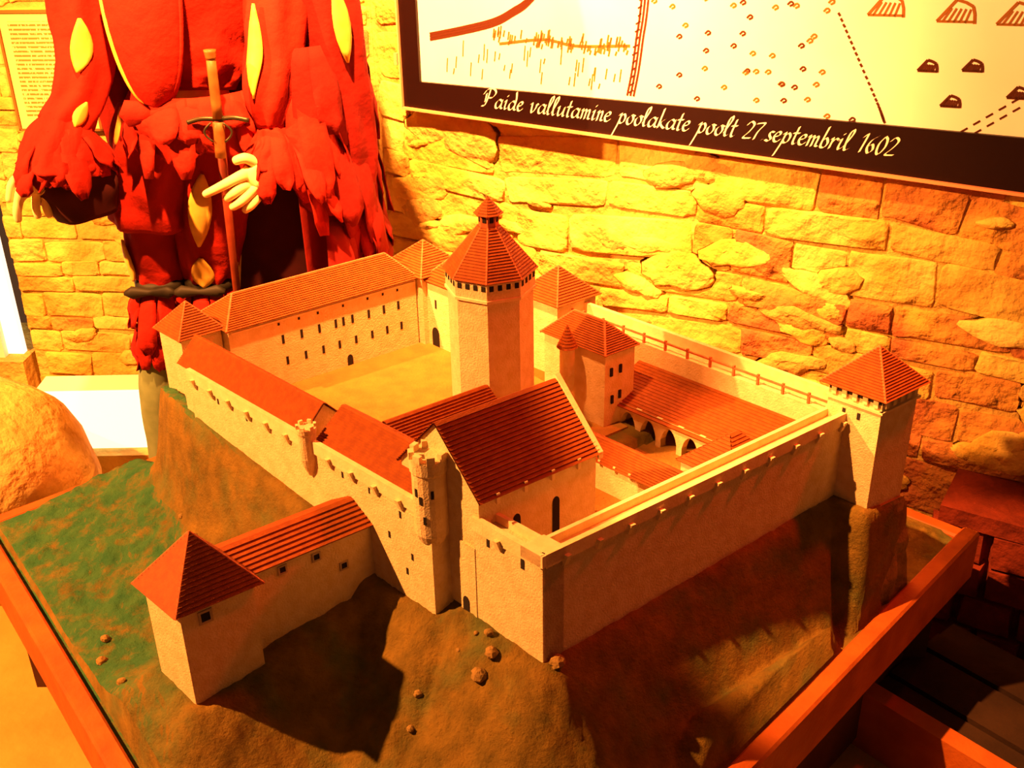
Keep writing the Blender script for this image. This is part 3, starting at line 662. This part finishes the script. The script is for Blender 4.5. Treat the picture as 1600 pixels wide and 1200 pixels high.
# --- chapel and its neighbours
ch = gable('chapel', .002, .198, .113, .262, .53, .720, .802, 'a', (0, 0), .006, 20, 'large dark roofed chapel in the front ward', capl=False)
for a in (.062, .128): slit(ch, 'v', .113, a, .612, .012, .060, True)
for a in (.03, .075, .12, .165): 
    b = MB(); fbox(b, 'v', .113, a, .703, .005, .016, -.001, .005); obj('bracket', b, 'plaster_trim', ch)
b = MB(); R0, R1, R2 = W(.198, .107, .716), W(.198, .1875, .808), W(.198, .268, .716)
for p, q in ((R0, R1), (R1, R2)): b.prism([p - U * .001, p + U * .007, p + U * .007 - Z * .01, p - U * .001 - Z * .01], [q - U * .001, q + U * .007, q + U * .007 - Z * .01, q - U * .001 - Z * .01])
flip(obj('gable_coping', b, 'plaster_trim', ch))
gable('cross_range', .07, .25, .345, .43, .54, .668, .703, 'a', (0, 0), .005, 12, 'low dark roofed range between keep and west range', capl=False)
bk = gable('back_hall', .545, .62, .665, .735, .54, .672, .735, 'b', (0, 0), .005, 18, 'hall behind the keep', capl=False)
tower('east_tower', .560, .650, .565, .655, .54, .700, .752, label='east tower with pyramid roof behind the palace')
pal = gable('palace', .470, .535, .364, .500, .52, .700, .736, 'b', (.035, .035), .005, 14, 'palace with hipped roof beside the cloister')
for a, z in ((.483, .652), (.503, .653), (.503, .605), (.486, .60)): slit(pal, 'v', .362, a, z, .005, .015)
round_turret('stair_turret', .448, .425, .60, .690, .697, .0125, 'slender round stair turret with conical roof', 0, cone=.737)
# cloister with pointed arches
def arcade(name, k, s0, s1, zb, zt, bays, th=.012, pw=.25):
    b = MB(); L = (s1 - s0) / bays
    for q in range(bays):
        x0 = s0 + q * L; hw = L * (.5 - pw * .5); cx = x0 + L / 2; sp = zb + (zt - zb) * .35; rise = (zt - zb) * .42; arc = []
        for j in range(13):
            t = j / 12; x = -hw + 2 * hw * t; y = 1 - abs(2 * t - 1); arc.append((cx + x, sp + rise * (1 - (1 - y) ** 2.2) ** .8 if 0 < t < 1 else sp))
        pts = [(cx - hw, zb)] + arc + [(cx + hw, zb)]
        for (xa, za_), (xb, zb_) in zip(pts[:-1], pts[1:]):
            if abs(xb - xa) > 1e-6:
                for dd in (0, th): b.quad(W(k + dd, xa, za_), W(k + dd, xb, zb_), W(k + dd, xb, zt), W(k + dd, xa, zt))
            b.quad(W(k, xa, za_), W(k, xb, zb_), W(k + th, xb, zb_), W(k + th, xa, za_))
        for xa, xb in ((x0, cx - hw), (cx + hw, x0 + L)):
            b.prism([W(k, xa, zb), W(k, xb, zb), W(k + th, xb, zb), W(k + th, xa, zb)], [W(k, xa, zt), W(k, xb, zt), W(k + th, xb, zt), W(k + th, xa, zt)])
    return obj(name, b, 'plaster', castle)
ar = arcade('cloister', .505, .065, .41, .538, .596, 8); ar['label'] = 'cloister arcade of pointed arches under a lean-to roof'
b = MB(); slope(b, W(.499, .03, .591), W(.499, .405, .591), W(.592, .03, .634), W(.592, .405, .634), 16, .0012); obj('roof', b, 'tile', ar)
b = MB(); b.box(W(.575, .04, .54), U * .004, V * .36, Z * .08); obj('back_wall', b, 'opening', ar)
in1_ = gable('inner_range', .337, .385, .105, .285, .52, .598, .622, 'b', (0, 0), .005, 10, 'low inner range between chapel and cloister', capl=False)
for s in (.18, .21, .24, .27): b = MB(); fbox(b, 'u', .337, s, .588, .004, .010, -.001, .004); obj('bracket', b, 'plaster_trim', in1_)
in2_ = gable('inner_hall', .408, .505, .055, .150, .52, .612, .655, 'a', (.045, .035), .005, 12, 'small hip roofed hall against the front wall', capl=False)
# --- right corner tower
rtw = tower('corner_tower', .570, .655, -.056, .030, .44, .735, .790, .010, 18, 'tall right corner tower on a rock pedestal', batter=-.02)
for j in range(5):
    b = MB(); fbox(b, 'u', .570, -.047 + .0168 * j, .716, .0075, .016, -.002, .0035); obj('merlon', b, 'plaster_trim', rtw)
    b = MB(); fbox(b, 'v', -.056, .578 + .0168 * j, .716, .0075, .016, -.002, .0035); obj('merlon', b, 'plaster_trim', rtw)
b = MB(); fbox(b, 'u', .570, -.013, .722, .084, .013, -.002, .0008); fbox(b, 'v', -.056, .6125, .722, .084, .013, -.002, .0008); obj('loophole_band', b, 'opening', rtw)
b = MB(); fbox(b, 'u', .570, -.013, .708, .092, .004, -.002, .004); fbox(b, 'v', -.056, .6125, .708, .092, .004, -.002, .004); obj('string_course', b, 'plaster_trim', rtw)
for s in (-.022, .002): slit(rtw, 'u', .570, s, .686, .005, .011)
b = MB(); b.prism([W(.555, -.078, .33), W(.69, -.078, .33), W(.69, .04, .33), W(.555, .04, .33)], [W(.566, -.060, .542), W(.658, -.060, .535), W(.658, .034, .54), W(.566, .034, .545)])
import bmesh as _bm
ped = flip(obj('rock_pedestal', b, 'rock', castle)); _b = _bm.new(); _b.from_mesh(ped.data); _bm.ops.subdivide_edges(_b, edges=_b.edges, cuts=9, use_grid_fill=True)
for v_ in _b.verts:
    if v_.co.z < .53: v_.co += Vector((noise.noise(v_.co * 22), noise.noise(v_.co * 22 + Vector((5, 0, 0))), 0)) * .008 + Vector((noise.noise(v_.co * 70), noise.noise(v_.co * 70 + Vector((5, 0, 0))), 0)) * .003
_b.to_mesh(ped.data); _b.free()
# --- outwork: gate tower and wing
llt = tower('outer_tower', -.322, -.222, .275, .362, .40, .612, .690, .010, 16, 'square outer gate tower standing on the meadow')
square_window(llt, 'v', .275, -.290, .582, .012)
wg = gable('outer_wing', -.225, -.020, .305, .385, .44, .606, .630, 'a', (0, 0), .006, 7, 'low wing joining outer tower and gate pier', capl=False)
for a, z in ((-.211, .585), (-.163, .583), (-.112, .581), (-.072, .548)): square_window(wg, 'v', .305, a, z, .0085)
# stones and rubble on the hill
r4 = random.Random(21)
def terrain_h(x, y):
    i = np.argmin((X - x) ** 2 + (Y - y) ** 2); return float(H.ravel()[i])
def rock(p, r, m='rock'):
    b = MB(); n = 9; rg = []
    for i in range(5):
        t = i / 4; rg.append([Vector(p) + Vector((r * math.sin(math.pi * (.1 + .8 * t)) * math.cos(2 * math.pi * k / n) * r4.uniform(.75, 1.1), r * math.sin(math.pi * (.1 + .8 * t)) * math.sin(2 * math.pi * k / n) * r4.uniform(.75, 1.1), -r * .8 * math.cos(math.pi * (.1 + .8 * t)))) for k in range(n)])
    b.rings(rg); return obj('rock', b, m, castle)
for a, c, r in ((-.012, .085, .007), (-.03, .06, .010), (-.055, .055, .012), (.012, -.012, .012), (-.10, .12, .007), (-.13, .10, .006), (-.02, .10, .004), (-.045, .105, .004), (-.075, .77, .006), (-.09, .70, .007), (-.10, .62, .006), (-.33, .55, .009), (-.34, .46, .008), (-.30, .60, .008), (-.15, .45, .007), (-.12, .52, .006)):
    p = W(a, c, 0); p.z = terrain_h(p.x, p.y) + r * .2; rock(p, r)
# ------------------------------------------------------------------ mannequin in red
MN = thing('mannequin', 'mannequin in slashed red renaissance costume with green stockings and a sword at hand', 'mannequin', (-.62, 2.13, 0))
def skin_mesh(name, pts, edges, rad, m, parent, root=0, sub=2):
    me = bpy.data.meshes.new(name); me.from_pydata([tuple(p) for p in pts], edges, []); me.update(); me.materials.append(MATS[m])
    o = bpy.data.objects.new(name, me); COL.objects.link(o); attach(o, parent)
    sk = o.modifiers.new('skin', 'SKIN'); sk.use_smooth_shade = True
    for i, v_ in enumerate(me.skin_vertices[0].data):
        r = rad[i]; v_.radius = (r, r) if not isinstance(r, tuple) else r; v_.use_root = i == root
    s_ = o.modifiers.new('sub', 'SUBSURF'); s_.levels = sub; s_.render_levels = sub
    return o
bp_ = [(-.595, 2.14, .93), (-.59, 2.14, 1.10), (-.585, 2.14, 1.30), (-.585, 2.14, 1.42), (-.585, 2.14, 1.50), (-.585, 2.12, 1.60), (-.585, 2.12, 1.70),
       (-.645, 2.13, .88), (-.705, 2.11, .50), (-.755, 2.14, .08), (-.775, 2.09, .03), (-.555, 2.12, .88), (-.60, 2.11, .50), (-.60, 2.14, .08), (-.59, 2.09, .03),
       (-.735, 2.14, 1.38), (-.775, 2.11, 1.13), (-.835, 2.02, .945), (-.435, 2.14, 1.38), (-.405, 2.11, 1.12), (-.435, 2.00, .935)]
be = [(0, 1), (1, 2), (2, 3), (3, 4), (4, 5), (5, 6), (0, 7), (7, 8), (8, 9), (9, 10), (0, 11), (11, 12), (12, 13), (13, 14), (3, 15), (15, 16), (16, 17), (3, 18), (18, 19), (19, 20)]
br = [.075, .085, .10, .07, .04, .075, .055, .05, .038, .03, .025, .05, .038, .03, .025, .045, .026, .016, .045, .026, .016]
skin_mesh('body', bp_, be, br, 'skin', MN)
def tube_pts(path, rad, n=36, folds=0, amp=0, ph=0, flat=1., steps=8, seed=0):
    "rings along a smooth path; radius folds give pleats; flat squashes the depth"
    C = catmull(path, steps); Rr = catmull([(r, 0, 0) for r in rad], steps); rings = []
    for i, c in enumerate(C):
        d = (C[min(i + 1, len(C) - 1)] - C[max(i - 1, 0)]).normalized(); x = Vector((1, 0, 0)); x = (x - d * x.dot(d)).normalized(); y = d.cross(x)
        rr_ = Rr[i].x
        rings.append([c + (x * math.cos(t) + y * math.sin(t) * flat) * rr_ * (1 + amp * math.sin(folds * t + ph + 1.2 * math.sin(i * .35)) + .06 * noise.noise(Vector((math.cos(t) * 2, math.sin(t) * 2, i * .22 + seed * 7)))) for t in [2 * math.pi * k / n for k in range(n)]])
    return rings
def tube(name, path, rad, m, parent=MN, cap=True, **k):
    b = MB(); b.rings(tube_pts(path, rad, **k), cap=cap); return flip(obj(name, b, m, parent, smooth=True))
def patch(name, path, rad, m, i0, i1, t0, t1, parent, grow=1.035, n=36, **k):
    "lens shaped slash on a tube, standing slightly proud of it"
    rg = tube_pts(path, [r * grow for r in rad], n=n, **k); C = catmull(path, k.get('steps', 8)); b = MB(); rows = []
    i0, i1 = int(i0 * (len(rg) - 1)), int(i1 * (len(rg) - 1))
    for i in range(i0, i1 + 1):
        f = (i - i0) / max(1, i1 - i0); hw = (math.sin(math.pi * min(max(f, .02), .98)) ** .7) * (t1 - t0) / 2; row = []
        for j in range(7):
            t = (2 * math.pi - (t0 + t1) / 2 + hw * (j / 3 - 1)) / (2 * math.pi) * n; q = int(math.floor(t)) ; fr_ = t - q
            p = rg[i][q % n].lerp(rg[i][(q + 1) % n], fr_); bulge = 1 + .05 * (1 - (j / 3 - 1) ** 2); row.append(C[i] + (p - C[i]) * bulge)
        rows.append(row)
    b.rings(rows, cap=False, closed=False); o = obj(name, b, m, parent, smooth=True)
    s_ = o.modifiers.new('thick', 'SOLIDIFY'); s_.thickness = .003; s_.offset = -1
    return o
def flaps(center, r0, r1, z0, z1, n, wd, m='cloth_red', parent=MN, t0=0, t1=2 * math.pi, name='ribbon', seed=0, lean=(0, 0)):
    "a ring of hanging cloth ribbons, each its own piece"
    q = random.Random(seed); cx, cy = center
    for k in range(n):
        t = t0 + (t1 - t0) * (k + .5) / n + q.uniform(-.06, .06); d = Vector((math.cos(t), math.sin(t), 0)); e = Vector((-d.y, d.x, 0)); L = q.uniform(.7, 1.2); r1_ = r1 * q.uniform(.85, 1.15); rows = []
        for i in range(7):
            f = i / 6; c = Vector((cx + lean[0] * f, cy + lean[1] * f, 0)) + d * (lerp(r0, r1_, f) + .006 * math.sin(f * 3.0)) + Z * lerp(z0, z0 + (z1 - z0) * L, f)
            hw = wd * (.55 + .40 * math.sin(f * 2.4)) * (1 if f < .8 else lerp(1, .35, (f - .8) / .2))
            rows.append([c + e * hw * (j / 2 - 1) + d * .005 * (1 - (j / 2 - 1) ** 2) * math.sin(f * 3.1 + .3) + d * .006 * math.sin(f * 9 + k * 2.1 + j * .8) * f for j in range(5)])
        b = MB(); b.rings(rows, cap=False, closed=False); o = obj(name, b, m, parent, smooth=True)
        s_ = o.modifiers.new('thick', 'SOLIDIFY'); s_.thickness = .0022
def wire(name, path, r, m, parent=MN, n=8):
    C = [Vector(p) for p in path]; rg = []
    for i, c in enumerate(C):
        d = (C[min(i + 1, len(C) - 1)] - C[max(i - 1, 0)]).normalized(); a = Vector((0, 1, 0)); a = (a - d * a.dot(d)).normalized(); e = d.cross(a)
        rg.append([c + (a * math.cos(t) + e * math.sin(t)) * r for t in [2 * math.pi * k / n for k in range(n)]])
    b = MB(); b.rings(rg); return flip(obj(name, b, m, parent, smooth=True))
# doublet
db_path = [(-.585, 2.13, 1.45), (-.58, 2.12, 1.30), (-.582, 2.11, 1.17), (-.585, 2.10, 1.08), (-.585, 2.09, 1.035)]; db_r = [.155, .155, .125, .108, .085]
dbl = tube('doublet', db_path, db_r, 'cloth_red', folds=7, amp=.055, ph=.6, flat=.80)
b = MB(); pp = catmull([(-.692, 2.02, 1.24), (-.680, 1.995, 1.16), (-.665, 1.990, 1.09), (-.645, 1.995, 1.045), (-.615, 2.0, 1.036), (-.585, 1.992, 1.055), (-.562, 1.985, 1.11), (-.548, 1.985, 1.20), (-.545, 1.985, 1.26)], 6)
# front panel hanging over the belly, edged with piping
pan = [p.copy() for p in pp]; rows = []
for i in range(12):
    f = i / 11; l = pan[int(f * 24)]; r_ = pan[48 - int(f * 24)]; rows.append([l.lerp(r_, j / 8) + Vector((0, -.030 * math.sin(math.pi * j / 8) * (1 - .5 * f), 0)) for j in range(9)])
b.rings(rows, cap=False, closed=False); fp = obj('front_panel', b, 'cloth_red', MN, smooth=True); s_ = fp.modifiers.new('thick', 'SOLIDIFY'); s_.thickness = .008
wire('piping', [p + Vector((0, -.008, 0)) for p in pp[:24]], .0045, 'cloth_gold')
wire('piping', [p + Vector((0, -.008, 0)) for p in pp[24:]], .0035, 'cloth_red')
flaps((-.578, 2.10), .112, .135, 1.04, .975, 12, .030, seed=3, t0=math.pi * .95, t1=math.pi * 2.05); flaps((-.575, 2.10), .115, .140, 1.045, .925, 17, .024, seed=2, t0=math.pi * .95, t1=math.pi * 2.05)
# bow at the panel tip
b = MB()
for sgn in (-1, 1):
    b.rings([[Vector((-.628 + sgn * x, 1.985 + .012 * math.cos(t), 1.02 + r_ * math.sin(t))) for t in [2 * math.pi * k / 12 for k in range(12)]] for x, r_ in ((0, .008), (.02, .022), (.045, .024), (.055, .004))])
flip(obj('bow', b, 'cloth_red', MN, smooth=True))
# breeches
bl_path = [(-.655, 2.12, 1.0), (-.672, 2.11, .90), (-.692, 2.10, .79), (-.700, 2.10, .70), (-.700, 2.10, .655)]; bl_r = [.072, .080, .074, .060, .048]
tube('breeches_leg', bl_path, [.068, .070, .060, .054, .046], 'cloth_red', folds=7, amp=.05, ph=.2)
tube('breeches_skirt', [(-.655, 2.11, 1.0), (-.668, 2.10, .92), (-.685, 2.095, .845), (-.692, 2.095, .785)], [.070, .082, .086, .082], 'cloth_red', folds=6, amp=.09, ph=.9)
brp = [(-.545, 2.12, 1.0), (-.560, 2.11, .90), (-.583, 2.10, .79), (-.598, 2.10, .70), (-.602, 2.10, .655)]; brr = [.070, .074, .068, .056, .046]
tube('breeches_leg', brp, brr, 'cloth_red', folds=7, amp=.08, ph=1.4)
patch('slash', brp, brr, 'cloth_gold', .30, .62, 4.35, 4.95, MN, 1.12); patch('slash', brp, brr, 'cloth_gold', .66, .97, 4.30, 5.1, MN, 1.12)
patch('slash', bl_path, [.068, .070, .060, .054, .046], 'cloth_gold', .60, .93, 3.4, 4.1, MN, 1.13); patch('slash', bl_path, bl_r, 'cloth_gold', .02, .2, 3.6, 4.2, MN, 1.05)
for nm, x, y in (('knee_ribbon', -.700, 2.10), ('knee_ribbon', -.602, 2.10)):
    b = MB(); n = 20
    b.rings([[Vector((x + (r_ * math.cos(t)), y + r_ * math.sin(t), z)) for t in [2 * math.pi * k / n for k in range(n)]] for r_, z in ((.047, .668), (.053, .662), (.053, .648), (.047, .642))]); obj(nm, b, 'ribbon_dark', MN, smooth=True)
    b = MB(); b.rings([[Vector((x - .01 + xx, y - .052 + .008 * math.cos(t), .652 + r_ * math.sin(t))) for t in [2 * math.pi * k / 10 for k in range(10)]] for xx, r_ in ((-.05, .004), (-.035, .014), (0, .006), (.035, .014), (.05, .004))]); obj('knee_bow', b, 'ribbon_dark', MN, smooth=True)
flaps((-.706, 2.10), .045, .055, .645, .535, 9, .022, seed=5, lean=(-.015, 0)); flaps((-.725, 2.10), .040, .038, .56, .455, 8, .021, seed=6, lean=(-.012, 0))
flaps((-.604, 2.10), .045, .055, .645, .535, 9, .022, seed=7); flaps((-.606, 2.10), .040, .038, .56, .455, 8, .021, seed=8)
tube('under_breeches', [(-.700, 2.10, .65), (-.715, 2.10, .56), (-.735, 2.10, .465)], [.046, .044, .032], 'cloth_coat'); tube('under_breeches', [(-.602, 2.10, .65), (-.604, 2.10, .56), (-.606, 2.10, .465)], [.046, .044, .032], 'cloth_coat')
for x0, x1 in ((-.735, -.778), (-.606, -.600)):
    tube('stocking', [(x0, 2.10, .50), (lerp(x0, x1, .3), 2.105, .40), (lerp(x0, x1, .6), 2.115, .28), (x1, 2.13, .09)], [.036, .040, .037, .028], 'stocking')
    b = MB(); b.rings([[Vector((x1 + wx * math.cos(t), y_, max(.004, hz + hh * math.sin(t)))) for t in [2 * math.pi * k / 16 for k in range(16)]] for y_, wx, hz, hh in ((2.21, .012, .03, .02), (2.19, .034, .04, .05), (2.14, .038, .045, .055), (2.10, .042, .03, .035), (2.06, .036, .025, .025), (2.035, .012, .02, .012))]); obj('shoe', b, 'leather', MN, smooth=True)
# sleeves
sl = [(-.735, 2.13, 1.42), (-.752, 2.10, 1.25), (-.752, 2.07, 1.12), (-.770, 2.03, 1.04), (-.795, 2.00, .99)]; slr = [.065, .062, .055, .046, .044]
tube('sleeve', sl, slr, 'cloth_red', folds=6, amp=.09, ph=.4); patch('slash', sl, slr, 'cloth_gold', .42, .66, 4.6, 5.25, MN, 1.12); patch('slash', sl, slr, 'cloth_gold', .80, .99, 5.2, 5.7, MN, 1.13)
sr = [(-.435, 2.13, 1.42), (-.408, 2.09, 1.25), (-.412, 2.05, 1.12), (-.425, 2.02, 1.04), (-.427, 2.01, .985)]; srr = [.065, .060, .053, .043, .024]
tube('sleeve', sr, srr, 'cloth_red', folds=6, amp=.09, ph=1.0); patch('slash', sr, srr, 'cloth_gold', .40, .80, 4.0, 4.6, MN, 1.13)
tube('cuff', [(-.787, 2.01, 1.005), (-.800, 1.99, .965), (-.806, 1.985, .925)], [.042, .062, .080], 'cloth_red', folds=9, amp=.07)
flaps((-.800, 1.99), .040, .082, 1.00, .905, 15, .022, seed=11); flaps((-.806, 1.99), .06, .082, .955, .905, 14, .020, seed=12)
tube('sleeve_lining', [(-.800, 2.00, .955), (-.795, 2.005, .895), (-.785, 2.01, .83)], [.060, .078, .060], 'cloth_dark', folds=5, amp=.06, flat=.8)
tube('cuff', [(-.427, 2.01, .985), (-.424, 2.005, .95), (-.422, 2.0, .915)], [.024, .042, .050], 'cloth_red', folds=8, amp=.09)
flaps((-.424, 2.005), .025, .064, .975, .880, 13, .019, seed=14); flaps((-.405, 2.02), .035, .085, .955, .815, 9, .021, seed=15, t0=-.9, t1=1.2)
flaps((-.38, 2.05), .03, .08, 1.05, .84, 6, .03, seed=16, t0=-1.6, t1=.8)
# hands
skin_mesh('hand', [(-.435, 1.995, .935), (-.455, 1.978, .912), (-.472, 1.955, .916), (-.505, 1.938, .902), (-.526, 1.933, .893), (-.546, 1.934, .884),
    (-.466, 1.955, .901), (-.494, 1.938, .884), (-.511, 1.944, .872), (-.456, 1.956, .888), (-.482, 1.938, .868), (-.503, 1.944, .856), (-.447, 1.960, .878), (-.466, 1.946, .858), (-.482, 1.950, .848),
    (-.450, 1.972, .930), (-.468, 1.956, .946), (-.490, 1.952, .939)],
    [(0, 1), (1, 2), (2, 3), (3, 4), (4, 5), (1, 6), (6, 7), (7, 8), (1, 9), (9, 10), (10, 11), (1, 12), (12, 13), (13, 14), (1, 15), (15, 16), (16, 17)],
    [.020, .024, .0105, .0095, .0085, .007, .0105, .0095, .0075, .0105, .009, .0075, .0095, .0085, .007, .012, .010, .008], 'skin', MN, 1)
skin_mesh('hand', [(-0.842, 1.985, 0.955), (-0.852, 1.950, 0.920), (-0.870, 1.927, 0.889), (-0.877, 1.920, 0.864), (-0.879, 1.922, 0.844), (-0.856, 1.969, 0.884), (-0.860, 1.961, 0.858), (-0.860, 1.965, 0.836), (-0.840, 1.972, 0.882), (-0.842, 1.965, 0.856), (-0.840, 1.969, 0.836), (-0.826, 1.977, 0.881), (-0.826, 1.972, 0.859), (-0.824, 1.975, 0.842), (-0.866, 1.970, 0.925), (-0.882, 1.937, 0.912), (-0.890, 1.927, 0.879)],
    [(0, 1), (1, 2), (2, 3), (3, 4), (1, 5), (5, 6), (6, 7), (1, 8), (8, 9), (9, 10), (1, 11), (11, 12), (12, 13), (1, 14), (14, 15), (15, 16)],
    [.020, .024, .0095, .0085, .007, .0095, .0085, .007, .0095, .0085, .007, .009, .008, .0065, .011, .0095, .0075], 'skin', MN, 1)
# long coat hanging over the left shoulder
rows = []
for i in range(22):
    f = i / 21; z = lerp(1.42, .60, f); row = []
    for j in range(40):
        g = j / 39; t = lerp(-1.25, 2.1, g); rx = lerp(.11, .165, f ** .8); cx = lerp(-.45, -.445, f); cy = 2.155
        k = 1 + .055 * math.sin(g * 34 + 2 * f) * (.4 + f) + .04 * noise.noise(Vector((g * 6, f * 5, 2)))
        row.append(Vector((cx + rx * k * math.cos(t), cy + rx * .8 * k * math.sin(t), z + .012 * math.sin(g * 17) * f)))
    rows.append(row)
b = MB(); b.rings(rows, cap=False, closed=False); ct = obj('coat', b, 'cloth_coat', MN, smooth=True); s_ = ct.modifiers.new('thick', 'SOLIDIFY'); s_.thickness = .008
tube('hanging_sleeve', [(-.385, 2.10, 1.40), (-.330, 2.10, 1.22), (-.315, 2.11, 1.05), (-.310, 2.12, .90), (-.315, 2.12, .80)], [.06, .062, .060, .056, .045], 'cloth_coat', folds=6, amp=.08)
patch('slash', [(-.385, 2.10, 1.40), (-.330, 2.10, 1.22), (-.315, 2.11, 1.05), (-.310, 2.12, .90), (-.315, 2.12, .80)], [.06, .062, .060, .056, .045], 'cloth_gold', .28, .46, 5.0, 5.5, MN, 1.10)
flaps((-.42, 2.15), .135, .150, 1.12, .93, 9, .030, 'cloth_coat', seed=21, t0=-1.2, t1=.6); flaps((-.42, 2.15), .140, .165, .96, .77, 10, .030, 'cloth_coat', seed=22, t0=-1.3, t1=.6)
flaps((-.42, 2.15), .148, .165, .80, .66, 9, .030, 'cloth_coat', seed=23, t0=-1.1, t1=.6)
flaps((-.314, 2.12), .045, .062, .84, .70, 8, .026, 'cloth_coat', seed=18)
tube('coat_back', [(-.70, 2.17, 1.40), (-.71, 2.17, 1.15), (-.71, 2.17, .92)], [.08, .085, .075], 'cloth_coat', folds=6, amp=.07, flat=.5)
tube('lining_gap_shade', [(-.47, 2.19, 1.36), (-.465, 2.19, 1.1), (-.465, 2.19, .8), (-.465, 2.19, .50)], [.11, .12, .15, .165], 'cloth_dark', flat=.6)  # dark lining raised to paint the shaded gap beside the doublet

# ------------------------------------------------------------------ sword
sw = thing('sword', 'long sword with slim wooden grip and dark cross guard held by the mannequin', 'sword', (-.60, 1.958, .0))
g0, g1, tip = Vector((-.504, 1.957, 1.119)), Vector((-.506, 1.957, 1.016)), Vector((-.585, 2.16, .01))
def taper(name, p, q, r0, r1, m, flat=1., n=10):
    d = (q - p).normalized(); a = Vector((1, 0, 0)); a = (a - d * a.dot(d)).normalized(); c = d.cross(a); b = MB()
    b.rings([[lerp(p, q, f) + (a * math.cos(t) + c * math.sin(t) * flat) * lerp(r0, r1, f) for t in [2 * math.pi * k / n for k in range(n)]] for f in (0, .25, .5, .75, 1)]); return flip(obj(name, b, m, sw, smooth=True))
taper('grip', g0, g1, .0085, .0095, 'grip_wood'); taper('pommel', g0 + Z * .014, g0 - Z * .002, .011, .009, 'grip_wood')
taper('scabbard', g1 - Z * .004, tip, .0085, .0055, 'scabbard', .6)
pth = catmull([(-.560, 1.955, 1.010), (-.535, 1.955, 1.016), (-.506, 1.957, 1.015), (-.478, 1.955, 1.017), (-.452, 1.955, 1.012)], 6)
wire('cross_guard', pth, .0045, 'steel_dark', sw)
for sgn in (-1, 1):
    pth = [Vector((-.507 + sgn * (.010 + .014 * math.sin(t)), 1.950, 1.010 - .034 * t / math.pi)) for t in [math.pi * k / 12 for k in range(13)]]
    wire('guard_ring', pth, .0020, 'steel_dark', sw)
taper('scabbard_locket', g1 - Z * .006, g1 - Z * .07 + Vector((-.004, 0, 0)), .0105, .010, 'grip_wood', .7)
print('stones', n1, n2, 'objects', len(bpy.data.objects))
